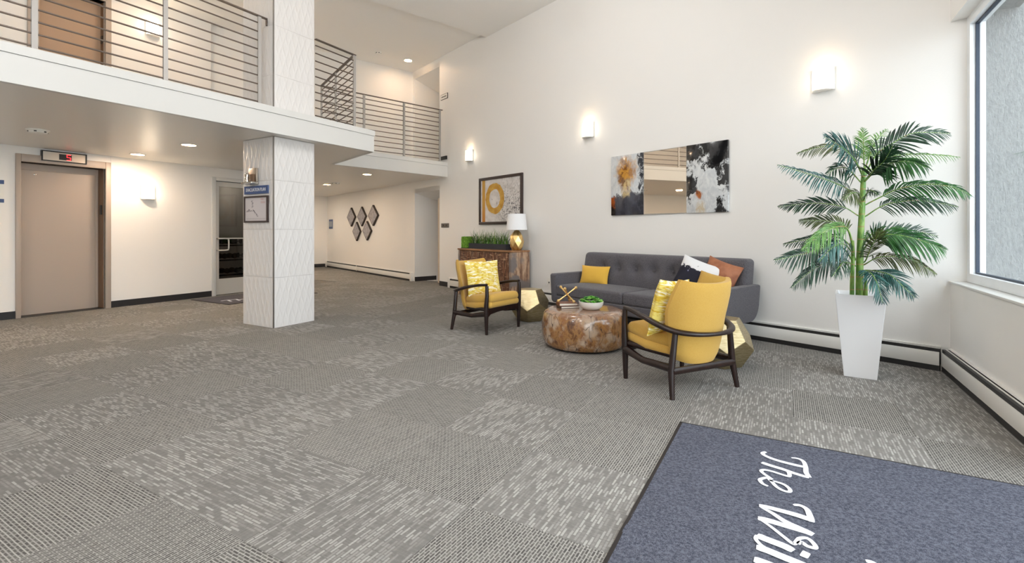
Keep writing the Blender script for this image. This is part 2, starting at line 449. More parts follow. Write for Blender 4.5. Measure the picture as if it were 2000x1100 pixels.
# lift wall (runs along v) : local x = v coordinate
def vwx(px, w=LIFT_W): return vw_pt(px, 450, w)[0]
LX = dict(l_out=vwx(29.5), l_in=vwx(40), r_in=vwx(205), r_out=vwx(215.7), g_case=vwx(413), g_in=vwx(421))
LIFT_TOP = vw_pt(205, 330.5, LIFT_W)[1]
GL_TOP = vw_pt(421, 353, LIFT_W)[1]
gd_w = 0.93
V_END = vwx(500)
VLO = -3.2
lw = wall_cells(MB(), VLO, LX['g_in'] + gd_w + 0.6, 0, SOFFIT, 0.15, [(LX['l_in'], LX['r_in'], 0, LIFT_TOP), (LX['g_in'], LX['g_in']+gd_w, 0, GL_TOP)])
struct(lw, 'wall_lift', WHITE_WALL, loc=W*LIFT_W, rot=ROT_V, smooth=0)
# the wall beyond it turns the corner and closes the far left of the hall
cw = MB(); e0 = LX['g_in'] + gd_w + 0.6
cw.add([], []); cw.box(e0-0.15, e0, 0.15, 5.6, 0, SOFFIT)
cw.box(e0-0.15, e0+14, 5.6, 5.75, 0, SOFFIT)
struct(cw, 'wall_far_left', WHITE_WALL, loc=W*LIFT_W, rot=ROT_V, smooth=0)
# wall behind the camera
rw = MB().box(-11.4, 1.6, -0.2, 0, -0.05, CEIL2)
struct(rw, 'wall_rear', WHITE_WALL, loc=V*VLO, rot=ROT_COL, smooth=0)

# window wall: local x runs back along -v from the corner
ww = MB(); 
L_end = 8.75
opn = [(0.0, 2.05, SILL, HEAD), (2.15, 5.45, 0, HEAD), (5.55, 8.7, SILL, HEAD)]
wall_cells(ww, -0.0, L_end, 0, CEIL + 0.05, 0.26, opn)
struct(ww, 'wall_window', WHITE_WALL, loc=CORNER, rot=ROT_WIN, smooth=0)
ts = MB().box(-0.02, 2.05, -0.012, 0.14, SILL-0.001, SILL+0.018); struct(ts, 'trim_window_sill', TRIM_WHITE, loc=CORNER, rot=ROT_WIN, smooth=30, bev=0.005)
FRAME_WHITE = plain('vinyl_window_frame', S(236, 239, 243), 0.35); GASKET = plain('window_gasket', S(40, 52, 70), 0.5)
def window(name, x0, x1, z0, z1, mull=(), fr=0.075):
    w = bpy.data.objects.new(name, None); COL.objects.link(w); w.location = CORNER; w.rotation_euler = (0,0,ROT_WIN); w['kind'] = 'structure'
    y0, y1 = 0.10, 0.2
    def framed(nm, xa, xb, za, zb, t, ya, yb, mat):
        m = MB(); m.box(xa, xa+t, ya, yb, za, zb); m.box(xb-t, xb, ya, yb, za, zb); m.box(xa+t, xb-t, ya, yb, za, za+t); m.box(xa+t, xb-t, ya, yb, zb-t, zb)
        return m.build(nm, mat, w, smooth=0)
    framed('frame', x0, x1, z0, z1, fr, y0, y1, FRAME_WHITE)
    for m in mull: MB().box(m-fr/2, m+fr/2, y0, y1, z0+fr, z1-fr).build('mullion', FRAME_WHITE, w, smooth=0)
    edges = [x0+fr] + [q for m in mull for q in (m-fr/2, m+fr/2)] + [x1-fr]
    for k in range(0, len(edges), 2):
        framed('gasket', edges[k], edges[k+1], z0+fr, z1-fr, 0.014, y0+0.035, y0+0.06, GASKET)
        MB().box(edges[k]+0.004, edges[k+1]-0.004, y0+0.045, y0+0.05, z0+fr+.004, z1-fr-.004).build('pane', PANE, w, smooth=0)
    return w
window('window_1', 0.035, 2.05, SILL+0.02, HEAD, ())
window('window_2', 2.15, 5.45, 0.0, HEAD, (3.25, 4.35))
window('window_3', 5.55, 8.7, SILL, HEAD, (7.1,))
# outside: stucco wing wall, head, ground
st = Mat('stucco', S(118, 120, 120), 0.85); nz = st.noise(70, st.map(st.co(), (1,1,0.4)), detail=4, rough=0.6)
st.bump(nz, 0.7, 0.018); st.set('Base Color', st.mix(st.sstep(nz, 0.35, 0.6), S(108,110,111), S(124,126,126)))
sw = MB().box(-0.35, 0.05, 0.2, 7.0, -0.3, 6.0); struct(sw, 'wall_exterior_stucco', st.m, loc=CORNER, rot=ROT_WIN, smooth=0)
sh = MB().box(0.02, 9.0, 0.26, 0.42, HEAD+0.02, HEAD+0.6); struct(sh, 'wall_exterior_head', st.m, loc=CORNER, rot=ROT_WIN, smooth=0)
PAVE = paint('pavement', S(190, 188, 184), 0.9, 12, 0.3)
struct(MB().box(-0.3, 26, 0.26, 30, -0.35, -0.15), 'floor_exterior_pavement', PAVE, loc=CORNER, rot=ROT_WIN, smooth=0)

# balcony: slab polygon P0 - P1 - P2 - P3, fascia and cap
zs_ = SOFFIT
P0 = floorpt(0, 157.4, zs_); P1 = floorpt(728.3, 296.5, zs_); P2 = floorpt(651, 320.8, zs_); P3 = hit(873, 340.8, CORNER, N)
P0 = Vector((P0.x, P0.y, 0)); P1 = Vector((P1.x, P1.y, 0)); P2 = Vector((P2.x, P2.y, 0)); P3 = Vector((P3.x, P3.y, 0))
FD = (P1 - P0).normalized(); P00 = P0 - FD*7.2
slab = [P00, P1, P2, P3, artwall_at(639) + N*0.02, artwall_at(639) - N*7.4, wv(-15.4, 9), wv(-15.4, VLO)]
from mathutils.geometry import tessellate_polygon
sl = MB(); tri = tessellate_polygon([[Vector((p.x, p.y, 0)) for p in slab]]); ns = len(slab)
sl.add([(p.x, p.y, SOFFIT) for p in slab] + [(p.x, p.y, DECK) for p in slab], [tuple(t) for t in tri] + [tuple(ns+i for i in t) for t in tri] + [(i,(i+1)%ns,ns+(i+1)%ns,ns+i) for i in range(ns)])
struct(sl, 'ceiling_soffit', SOFFIT_PAINT, smooth=0, fix=True)
def outward(a_, b_):                                    # strip along an edge, proud of the slab
    d = (b_ - a_).normalized(); return Vector((d.y, -d.x, 0))
def strip(mb, a_, b_, t, z0, z1, back=0.1, e0=0.0, e1=0.0):
    d = (b_ - a_).normalized(); o = outward(a_, b_)
    q = [a_ - d*e0 + o*t, b_ + d*e1 + o*t, b_ + d*e1 - o*back, a_ - d*e0 - o*back]
    mb.prism([(p.x, p.y) for p in q], z0, z1)
FASCIA_LINE = 2.655
f1 = MB(); 
for a_, b_, x0, x1 in ((P00, P1, 0, 0.012), (P1, P2, 0.0, 0.012), (P2, P3, -0.012, 0.0)): strip(f1, a_, b_, 0.012, SOFFIT-0.004, FASCIA_LINE, 0.05, 0, x1 if x1 else 0)
struct(f1, 'trim_balcony_fascia', TRIM_WHITE, smooth=0, fix=True)
f2 = MB()
for a_, b_, x0, x1 in ((P00, P1, 0, 0.022), (P1, P2, 0, 0.0), (P2, P3, 0, 0.0)): strip(f2, a_, b_, 0.024, FASCIA_LINE+0.002, CAP, 0.42, 0, x1)
struct(f2, 'trim_balcony_cap', TRIM_WHITE, smooth=0, fix=True)

# upper walls and both ceilings
UE = vwx(412)
MBW = wall_cells(MB(), VLO, UE, DECK, CEIL2, 0.15, [(vwx(75), vwx(205), DECK, 4.85)])
struct(MBW, 'wall_upper_lift', WHITE_WALL, loc=W*LIFT_W, rot=ROT_V, smooth=0)
uw = MB().box(UE-0.15, UE, 0.15, 1.9, DECK, CEIL2); uw.box(UE-0.15, UE+8, 1.9, 2.04, DECK, CEIL2)
struct(uw, 'wall_upper_left', WHITE_WALL, loc=W*LIFT_W, rot=ROT_V, smooth=0)
ufc = artwall_at(806.5)
struct(MB().box(-9.5, 0.0, 0, 0.15, DECK, CEIL2), 'wall_upper_far', WHITE_WALL, loc=ufc, rot=ROT_N, smooth=0)
B0 = floorpt(718, 0, CEIL); bw = lambda t: B0 + N*t
q0 = bw(-13.0); q1 = hit(948, 73.6, CORNER, N) + N*0.1
beam_r = bw(((q1 - B0).dot(N)))
corner_o = CORNER + N*0.25 + W*0.3
cp = [q0, beam_r + N*0.05, corner_o, wv(WIN_W+0.3, VLO), wv(-11.4, VLO)]
struct(MB().prism([(p.x, p.y) for p in cp], CEIL, CEIL+0.25), 'ceiling', CEIL_PAINT, smooth=0, fix=True)
c2 = [q0 + A*0.15, beam_r + N*0.05 + A*0.15, artwall_at(600) + N*0.1, artwall_at(600) - N*9.0, wv(-14, 6), wv(-11.6, VLO)]
struct(MB().prism([(p.x, p.y) for p in c2], CEIL2, CEIL2+0.2), 'ceiling_upper_hall', CEIL_PAINT, smooth=0, fix=True)

# dark rubber bases
def base_v(name, x0, x1): struct(MB().box(x0, x1, -0.008, 0.001, 0, 0.105), name, BASE_BLACK, loc=W*LIFT_W, rot=ROT_V, smooth=0)
base_v('baseboard_lift_left', VLO, LX['l_out']); base_v('baseboard_lift_right', LX['r_out'], LX['g_case'])
s1 = artpt(875, 450)[0]
struct(MB().box(o1+0.002, s1, -0.008, 0.001, 0, 0.105), 'baseboard_art', BASE_BLACK, loc=CORNER, rot=ROT_ART, smooth=0)
struct(MB().box(o0, o0+0.008, 0.0, 0.6, 0, 0.105), 'baseboard_recess', BASE_BLACK, loc=CORNER, rot=ROT_ART, smooth=0)
struct(MB().box(fx1+0.01, -0.07, -0.008, 0.001, 0, 0.105), 'baseboard_far', BASE_BLACK, loc=FARC, rot=ROT_N, smooth=0)

# ------------------------------------------------------------------ lift
el = thing('elevator', 'taupe lift doorway with single sliding door in left wall', 'elevator', W*LIFT_W, ROT_V)
l0, l1, l2, l3 = LX['l_out'], LX['l_in'], LX['r_in'], LX['r_out']
fr = MB(); fr.box(l0, l1, -0.03, 0.26, 0, LIFT_TOP+0.11); fr.box(l2, l3, -0.03, 0.05, 0, LIFT_TOP+0.11); fr.box(l1, l2, -0.03, 0.26, LIFT_TOP, LIFT_TOP+0.11)
fr.build('door_frame', TAUPE, el, smooth=30, bev=0.006)
jb = MB().box(l2-0.004, l2+0.06, 0.05, 0.24, 0, LIFT_TOP-.001).build('jamb', TAUPE_DARK, el, smooth=0); jb['label'] = 'bronze side jamb'
dr = MB().box(l1, l2, 0.24, 0.28, 0.003, LIFT_TOP).build('sliding_door', TAUPE, el, smooth=0)
MB().box(l2-0.04, l2-.004, 0.225, 0.24, 0.01, LIFT_TOP).build('door_return', TAUPE, el, smooth=0, bev=0.003)
MB().box(l1, l2, 0.225, 0.24, LIFT_TOP-0.09, LIFT_TOP).build('door_header', TAUPE, el, smooth=0, bev=0.003)
kx, kz = vw_pt(67.5, 341, LIFT_W - 0.24)
MB().lathe([(0.012,0),(0.012,0.006),(0.006,0.008)], 12, T(kx, 0.24, kz) @ RX(90)).build('key_hole', CHROME, dr)
bxx, bz = vw_pt(198, 410, LIFT_W-0.1)
MB().box(l2-0.014, l2-0.004, 0.09, 0.15, bz-0.075, bz+0.075).build('button_plate', BLACK, el, smooth=0)
MB().box(l1, l2, 0.0, 0.24, -0.01, 0.003).build('threshold', HEATER_DARK, el, smooth=0)
# floor indicator
i0, iz0 = vw_pt(81.5, 292.5, LIFT_W+0.05); i1, iz1 = vw_pt(170, 321.5, LIFT_W+0.05); izt = vw_pt(170, 303, LIFT_W+0.05)[1]
fi = thing('floor_indicator', 'brushed metal floor indicator with red digit above the lift', 'indicator', W*LIFT_W, ROT_V)
zb, zt = iz1, iz0
fm = MB(); fm.box(i0, i1, -0.05, 0.0, zb, zb+0.014); fm.box(i0, i1, -0.05, 0, zt-0.014, zt); fm.box(i0, i0+0.014, -0.05, 0, zb+.014, zt-.014); fm.box(i1-0.014, i1, -0.05, 0, zb+.014, zt-.014)
fm.build('frame', BLACK, fi, smooth=0)
BRUSHED = metal_mat('brushed_steel', S(190, 180, 168), 0.4)
MB().box(i0+.014, i1-.014, -0.04, -0.001, zb+.014, zt-.014).build('face_plate', BRUSHED, fi, smooth=0)
zc = (zb+zt)/2; wdt = i1-i0; xa = i0 + wdt*0.375; xb = i0 + wdt*0.655
scn = MB().box(xa, xb, -0.043, -0.04, zc-0.042, zc+0.042).build('display', BLACK, fi, smooth=0)
seg = MB(); sx = xb - 0.06
for (ax_, bx_, az, bz_) in ((0,.05,.034,.042),(0,.05,-.004,.004),(0,.05,-.042,-.034),(0,.009,0,.04),(.041,.05,-.04,0)):
    seg.box(sx+ax_, sx+bx_, -0.0445, -0.0425, zc+az, zc+bz_)
dg = seg.build('digit', emit('red_led', (1.0, 0.02, 0.03, 1), 3.0), scn, smooth=0); dg['label'] = 'red digit 5'
# sign at the very left edge
sg = thing('wall_sign', 'white sign with blue bands left of the lift, cut by frame edge', 'sign', W*LIFT_W, ROT_V)
gx, gz0 = vw_pt(7.5, 352, LIFT_W); gz1 = vw_pt(7.5, 396, LIFT_W)[1]
MB().box(gx-0.34, gx, -0.008, 0, gz1, gz0).build('panel', WHITE_PLASTIC, sg, smooth=0)
MB().box(gx-0.34, gx, -0.0095, -0.008, gz0-0.055, gz0).build('band', SIGN_BLUE, sg, smooth=0)
MB().box(gx-0.34, gx, -0.0095, -0.008, gz1, gz1+0.05).build('band', SIGN_BLUE, sg, smooth=0)
# thin control joint beside the lift
jx = vwx(217.5)
struct(MB().box(jx-0.006, jx+0.006, -0.006, 0.001, 0, SOFFIT-0.001), 'trim_lift_joint', WHITE_WALL, loc=W*LIFT_W, rot=ROT_V, smooth=0)

# ------------------------------------------------------------------ glass door and the exercise room behind it
d1 = bpy.data.objects.new('door_1', None); COL.objects.link(d1); d1.location = W*LIFT_W; d1.rotation_euler = (0,0,ROT_V); d1['kind'] = 'structure'
d1['label'] = 'glazed aluminium door to the exercise room behind column'
g0, g1, gt = LX['g_in'], LX['g_in'] + gd_w, GL_TOP
cs = MB(); cs.box(LX['g_case'], g0, -0.02, 0.16, 0, gt+0.07); cs.box(g1, g1+0.07, -0.02, 0.16, 0, gt+0.07); cs.box(g0, g1, -0.02, 0.16, gt, gt+0.07)
cs.build('casing', TRIM_WHITE, d1, smooth=30, bev=0.006)
lf = MB(); st_ = 0.085; bot = 0.31; top = 0.1
lf.box(g0+.005, g0+st_, 0.04, 0.085, 0.01, gt-.005); lf.box(g1-st_, g1-.005, 0.04, 0.085, 0.01, gt-.005); lf.box(g0+st_, g1-st_, 0.04, 0.085, 0.01, bot); lf.box(g0+st_, g1-st_, 0.04, 0.085, gt-top, gt-.005)
leaf = lf.build('leaf', ALU, d1, smooth=0)
MB().box(g0+st_, g1-st_, 0.06, 0.066, bot, gt-top).build('glass', PANE_DARK, leaf, smooth=0)
zbar = vw_pt(430, 466, LIFT_W)[1]; zbot = vw_pt(430, 489, LIFT_W)[1]
hb = MB(); hb.tube([(g0+0.05,0.04,zbar),(g0+0.05,-0.03,zbar),(g0+0.22,-0.035,zbar),(g1-0.05,-0.035,zbar),(g1-0.05,0.04,zbar)], 0.013)
hb.build('push_bar', ALU, leaf)
hb = MB(); hb.tube(smooth_path([(g0+0.05,0.04,zbar),(g0+0.06,-0.05,zbar),(g0+0.19,-0.055,zbar-0.004),(g0+0.215,-0.055,zbar-0.04),(g0+0.215,-0.055,zbot+0.04),(g0+0.19,-0.055,zbot+0.004),(g0+0.06,-0.05,zbot),(g0+0.05,0.04,zbot)],4), 0.014)
hb.build('pull_handle', ALU, leaf)
GYM_WALL = paint('gym_wall_paint', S(160, 148, 132), 0.6)
gw = MB(); gx0, gx1 = g0 - 1.6, e0 - 0.15
gw.box(gx0, gx1, 3.6, 3.7, 0, SOFFIT); gw.box(gx0-0.1, gx0, 0.15, 3.7, 0, SOFFIT);
struct(gw, 'wall_exercise_room', GYM_WALL, loc=W*LIFT_W, rot=ROT_V, smooth=0)
struct(MB().box(gx0, gx1, 0.15, 3.6, -0.02, -0.004), 'floor_exercise_room', plain('rubber_floor', S(52, 54, 58), 0.8), loc=W*LIFT_W, rot=ROT_V, smooth=0)
struct(MB().box(gx0, gx1, 0.15, 3.7, SOFFIT-0.005, SOFFIT+0.02), 'ceiling_exercise_room', GYM_WALL, loc=W*LIFT_W, rot=ROT_V, smooth=0)
light('exercise_room_light', 'POINT', W*LIFT_W + V*(g0+0.8) - W*2.0 + Z*2.2, 12, NEUT, shadow_soft_size=0.15)
rk = thing('dumbbell_rack', 'black steel dumbbell rack seen through the glass door', 'rack', W*LIFT_W + V*(g0+0.95) - W*1.5, ROT_V)
IRON = plain('black_iron', S(36, 36, 38), 0.45)
for sx_ in (-0.55, 0.55):
    m = MB(); m.tube([(sx_,-0.3,0.0),(sx_,0.3,0.0)], 0.03, 6); m.tube([(sx_,-0.18,0.0),(sx_,0.12,1.05)], 0.03, 6); m.build('upright', IRON, rk)
for k, z_ in enumerate((0.28, 0.6, 0.92)):
    y_ = -0.18 + z_*0.28
    m = MB(); m.box(-0.56,0.56,y_-0.17,y_-0.13,z_-0.03,z_); m.box(-0.56,0.56,y_+0.07,y_+0.11,z_+0.02,z_+0.05); m.build('shelf', IRON, rk, smooth=0)
first = None
for k, z_ in enumerate((0.28, 0.6, 0.92)):
    for q in range(5):
        y_ = -0.18 + z_*0.28 - 0.02
        loc = rk.location + V*(-0.44+0.22*q) + (-W)*y_ + Z*(z_+0.075)
        if first is None:
            first = thing('dumbbell', 'black dumbbell lying in a row on the dark rack', 'dumbbell', loc, ROT_V, 'dumbbells on the rack')
            MB().tube([(0,-0.07,0),(0,0.07,0)], 0.016).build('handle', CHROME, first)
            for s_ in (-1, 1): MB().lathe([(0.05,-0.035),(0.06,-0.02),(0.06,0.02),(0.05,0.035)], 8, T(0,s_*0.1,0) @ RX(90)).build('weight', IRON, first)
        else:
            c = copy_tree(first); c.location = loc
pf = thing('framed_picture', 'dark framed picture on the wall inside the exercise room', 'picture')
pf.location = W*(LIFT_W-3.6) + V*(g0-0.35) + Z*1.3; pf.rotation_euler = (0,0,ROT_V)
m = MB(); m.box(-0.3,0.3,-0.03,0,0,0.05); m.box(-0.3,0.3,-0.03,0,0.85,0.9); m.box(-0.3,-0.25,-0.03,0,.05,.85); m.box(0.25,0.3,-0.03,0,.05,.85); m.build('frame', BLACK, pf, smooth=0)
MB().box(-0.25,0.25,-0.012,-0.001,.05,.85).build('print', plain('picture_print', S(84,74,64), 0.6), pf, smooth=0)

# ------------------------------------------------------------------ tiled column
KC = floorpt(534.5, 641.5); KC.z = 0
CWX, CWY = 0.64, 0.60
TILE_WHITE = paint('glazed_tile', S(224, 221, 219), 0.42, 200, 0.02)
GROUT = plain('grout', S(168, 162, 156), 0.8)
cl = thing('column', 'square column clad in white wave relief tiles through the balcony', 'column', KC, ROT_COL)
MB().box(-CWX+0.012, -0.012, 0.012, CWY-0.012, 0, CEIL2).build('core', GROUT, cl, smooth=0)
TH = (floorpt(534.5,641.5) - EYEP).y / F
z_j = [0.0, EYE-(542.9-HY)*TH, EYE-(448-HY)*TH, EYE+(HY-351.5)*TH, SOFFIT-0.005]
z_j = z_j[:5]
def relief(x, z):                                       # ridges that swing apart and together like slim leaves
    p, best = 0.046, 0.0
    k0 = int(x/p)
    for k in range(k0-1, k0+3):
        xc = p*k + 0.019*math.sin(2*math.pi*z/0.31 + math.pi*k + 0.5*math.sin(k*2.1))
        best = max(best, math.exp(-((x-xc)/0.010)**2))
    return 0.0042*best
def wave_tile(wd, z0, z1, nm):
    mb = MB(); hgt = z1 - z0; g = 0.0012
    nu, nv = 84, 44
    def fn(u, v):
        x = g + (wd-2*g)*u; z = g + (hgt-2*g)*v
        e = min(1, min(u, 1-u)*30, min(v, 1-v)*20)
        return (x, -0.0012-relief(x, z)*e, z)
    mb.grid(fn, nu, nv)
    mb.box(g, wd-g, 0.0, 0.012, g, hgt-g)
    return mb.mesh(nm, TILE_WHITE, smooth=60)
rows = list(zip(z_j[:-1], z_j[1:]))
zz = CAP - 0.16
while zz < CEIL2 - 0.02:
    z1 = min(zz + 0.625, CEIL2); rows.append((zz, z1)); zz = z1
cache = {}
for z0, z1 in rows:
    for face in range(4):
        wd = CWX if face in (0, 2) else CWY
        key = (wd, round(z1 - z0, 4))
        if key not in cache: cache[key] = wave_tile(wd, z0, z1, 'tile')
        o = bpy.data.objects.new('tile', cache[key]); COL.objects.link(o); o.parent = cl
        o.location = [(-CWX, 0, z0), (0, 0, z0), (0, CWY, z0), (-CWX, CWY, z0)][face]
        o.rotation_euler = (0, 0, R([0, 90, 180, 270][face]))
et = MB()
for z0, z1 in ((0, SOFFIT-0.004), (CAP-.16, CEIL2)):
    et.box(-0.011, 0.004, -0.005, 0.008, z0, z1)
et.build('edge_trim', plain('metal_edge', S(150,146,142), 0.35, 0.8), cl, smooth=0)

def colpt(px, py, off=0.0):
    p = hit(px, py, KC - V*off, V); return ((p-KC).dot(W), p.z)
# evacuation plan
e0x, e0z = colpt(480, 365); e1x, _ = colpt(526.2, 362); e0b = colpt(480, 380.5)[1]
ep = thing('evacuation_sign', 'blue evacuation plan heading plate on the tiled column', 'sign', KC, ROT_COL)
MB().box(e0x, e1x, -0.022, -0.008, e0b, e0z).build('plate', SIGN_BLUE, ep, smooth=0, bev=0.002)
def text(body, mat, size, parent, loc, rot, name='lettering', ext=0.0008, sx=1.0):
    c = bpy.data.curves.new(name, 'FONT'); c.body = body; c.size = size; c.align_x = 'CENTER'; c.align_y = 'CENTER'; c.extrude = ext
    tmp = bpy.data.objects.new(name, c); COL.objects.link(tmp); bpy.context.view_layer.update()
    me = bpy.data.meshes.new_from_object(tmp.evaluated_get(bpy.context.evaluated_depsgraph_get())); bpy.data.objects.remove(tmp); me.materials.clear(); me.materials.append(mat)
    o = bpy.data.objects.new(name, me); COL.objects.link(o); o.parent = parent; o.location = loc; o.rotation_euler = rot; o.scale = (sx,1,1)
    return o
LETTER = plain('white_lettering', S(236, 236, 238), 0.5)
text('EVACUATION PLAN', LETTER, 0.062, ep, ((e0x+e1x)/2, -0.023, (e0b+e0z)/2), (R(90),0,0), sx=0.74)
p0z = colpt(480, 384.4)[1]; p1z = colpt(480, 435.2)[1]
fp = thing('evacuation_plan', 'dark framed floor plan under the blue heading on column', 'notice', KC, ROT_COL)
FRAME_DARK = plain('dark_frame', S(58, 44, 40), 0.4)
t_ = 0.022; m = MB(); m.box(e0x, e1x, -0.03, -0.008, p1z, p1z+t_); m.box(e0x, e1x, -0.03, -0.008, p0z-t_, p0z); m.box(e0x, e0x+t_, -0.03, -0.008, p1z+t_, p0z-t_); m.box(e1x-t_, e1x, -0.03, -0.008, p1z+t_, p0z-t_)
m.build('frame', FRAME_DARK, fp, smooth=0)
sheet = MB().box(e0x+t_, e1x-t_, -0.02, -0.008, p1z+t_, p0z-t_).build('sheet', plain('plan_paper', S(206, 200, 202), 0.6), fp, smooth=0)
INK = plain('plan_ink', S(110, 104, 112), 0.7); RED_INK = plain('plan_red_ink', S(190, 130, 126), 0.7)
wS, hS = e1x-e0x, p0z-p1z
m = MB(); rr = random.Random(4)
def mark(mb, u, v, du, dv): mb.box(e0x+wS*u, e0x+wS*(u+du), -0.0205, -0.0199, p1z+hS*v, p1z+hS*(v+dv))
for u, v in ((.32,.80),(.33,.72),(.34,.66),(.33,.57),(.2,.42),(.25,.44),(.3,.42),(.17,.46),(.36,.45),(.40,.42),(.45,.36),(.48,.33),(.52,.27),(.55,.24),(.12,.42)):
    for q in range(5): mark(m, u+rr.uniform(-.02,.03), v+rr.uniform(-.02,.03), rr.uniform(.01,.04), rr.uniform(.004,.03))
for q in range(3): mark(m, .1, .12+.02*q, .8, .003)
m.build('drawing', INK, sheet, smooth=0)
m = MB()
for q in range(4): mark(m, .68+.05*(q%2), .9-.02*q, .12, .008)
for q in range(4): mark(m, .7, .78-.02*q, .18, .006)
m.build('red_text', RED_INK, sheet, smooth=0)
# small polished fixture above it
b0, bzt = colpt(489.5, 330); b1, bzb = colpt(505.5, 360)
fx = thing('column_fixture', 'small polished metal fixture above the evacuation plate on column', 'fixture', KC, ROT_COL)
m = MB(); m.box(b0, b1, -0.03, -0.007, bzb+0.03, bzt); m.build('back_plate', BRUSHED, fx, smooth=30, bev=0.004)
m = MB(); m.box(b0-0.03, b1+0.01, -0.11, -0.007, bzb, bzb+0.028); m.build('shelf', CHROME, fx, smooth=30, bev=0.004)
m = MB(); m.lathe([(0.028,0),(0.028,0.1),(0.02,0.115)], 16, T(b0+0.035, -0.07, bzb+0.028)); m.build('cup', CHROME, fx)
m = MB(); m.box(b1-0.1, b1-0.03, -0.06, -0.03, bzb+0.03, bzb+0.13); m.build('slot', TAUPE_DARK, fx, smooth=30, bev=0.006)

# ------------------------------------------------------------------ balcony railing
def railing(name, label, a_, b_, base, top, posts, ext0=0.0, ext1=0.0, nb=10, bar0=0.0, bar1=None, into=None):
    d = b_ - a_; L = d.length; d.normalize(); ang = math.atan2(d.y, d.x)
    H_ = top - base
    if into is None: r_ = thing(name, label, 'railing', (a_.x, a_.y, base), ang, 'balcony railings')
    else:
        r_ = None; LM = into.matrix_basis.inverted() @ Matrix.Translation((a_.x, a_.y, base)) @ Matrix.Rotation(ang, 4, 'Z')
    made = []
    par = r_ if r_ else into
    mb = MB(); mb.box(-ext0, L+ext1, -0.022, 0.022, H_-0.012, H_); made.append(mb.build('top_rail', RAIL_DARK, par, smooth=0))
    for x in posts:
        m = MB(); m.box(x-0.021, x+0.021, -0.012, 0.012, 0, H_-0.012); m.box(x-0.03, x+0.03, -0.03, 0.03, 0, 0.008); made.append(m.build('post', RAIL_STEEL, par, smooth=0))
    for k in range(nb):
        z = H_ - 0.06 - (H_ - 0.12)*(k+0.3)/nb
        m = MB(); m.tube([(bar0,0,z),(bar1 if bar1 else L,0,z)], 0.0085, 8); made.append(m.build('bar', RAIL_DARK, par))
    if r_ is None:
        for o in made: o.matrix_basis = LM
    return par
RW = -5.72
def onrail(px): return hit(px, 100, W*RW, W)
ra = onrail(-700); rb = onrail(520.5); rc = onrail(692); ZR = (EYEP.z + (HY-36.5)/F*rb.y)
flat = lambda p: Vector((p.x, p.y, 0))
ra, rb, rc = flat(ra), flat(rb), flat(rc)
px_of = lambda px: (flat(onrail(px)) - ra).length
rail1 = railing('balcony_railing', 'long steel bar railing on balcony edge left of the column', ra, rb, CAP-0.03, ZR, [px_of(q) for q in (-560, -200, 67, 323)] + [px_of(506.5)], 0, 0, bar1=px_of(506.5))
m = MB(); Lr = (rb-ra).length; m.tube([(Lr, 0, ZR-CAP+0.02), (Lr, 0, ZR-CAP-0.06)], 0.012); m.build('bracket', RAIL_DARK, rail1)
rs = flat(onrail(616))
rail2 = railing('balcony_railing', 'steel bar railing round the balcony notch right of column', rs, rc, CAP-0.03, ZR, [(rc-rs).length], 0, 0.02)
rd = flat(hit(628, 167, Vector((0,0,ZR)), Z)); re_ = flat(hit(864, 213.5, CORNER - N*0.03, N))
railing('balcony_railing', '', rc, rd, CAP-0.03, ZR, [(rd-rc).length*0.52, (rd-rc).length], 0, 0, into=rail2)
Lf = (re_-rd).length
def far_x(px):
    # along rd..re_
    dd = (re_-rd).normalized(); nn = Vector((-dd.y, dd.x, 0)); return (hit(px, 100, rd, nn) - Vector((rd.x, rd.y, 0))).dot(dd)
railing('balcony_railing', '', rd, re_, CAP-0.03, ZR, [far_x(711), far_x(789), far_x(859)], 0, 0.0, 11, bar1=far_x(859), into=rail2)

# ------------------------------------------------------------------ wall lights
SHADE_ON = emit('lit_frosted_shade', S(255, 240, 214), 7.0)
SCONCE_BODY = plain('sconce_enamel', S(240, 236, 228), 0.4)
def sconce(label, loc, rot, power=SCONCE_W):
    s = thing('wall_sconce', label, 'wall light', loc, rot, 'half round wall sconces')
    MB().box(-0.105, 0.105, -0.02, 0.0, -0.115, 0.115).build('back_plate', SCONCE_BODY, s, smooth=30, bev=0.004)
    m = MB(); n = 16
    prof = [(-0.09*math.cos(math.pi*k/n), -0.02-0.085*math.sin(math.pi*k/n)) for k in range(n+1)]
    vs_ = [(x,y,-0.105) for x,y in prof] + [(x,y,0.105) for x,y in prof]
    m.add(vs_, [(k,k+1,n+2+k,n+1+k) for k in range(n)]); m.build('shade', SHADE_ON, s, smooth=60, fix=False)
    m = MB(); m.prism([(x*1.05, (y+0.02)*1.06-0.02) for x,y in prof], -0.117, -0.105, None); m.build('bottom_cap', SCONCE_BODY, s, smooth=30, fix=True)
    l = light('sconce_glow', 'POINT', (0, -0.19, 0.0), power, WARM, s, shadow_soft_size=0.07)
    return s
def art_loc(px, py, off=0.0):
    s_, z_ = artpt(px, py, off); return CORNER + A*s_ + Z*z_
sconce('right hand lit sconce high on art wall near the palm', art_loc(1605, 155, 0.05), ROT_ART)
sconce('middle lit sconce on art wall above the sofa', art_loc(1146, 254, 0.05), ROT_ART)
sconce('far lit sconce on art wall above the framed ring painting', art_loc(915, 304, 0.05), ROT_ART)
vz = vw_pt(291, 376, LIFT_W+0.05); sconce('lit sconce on lift wall between the lift and glass door', W*LIFT_W + V*vz[0] + Z*vz[1], ROT_V, SCONCE_W*1.6)
vz = vw_pt(300, 57, LIFT_W+0.05); sconce('lit sconce upstairs behind the balcony railing', W*LIFT_W + V*vz[0] + Z*vz[1], ROT_V, SCONCE_W*2.5)

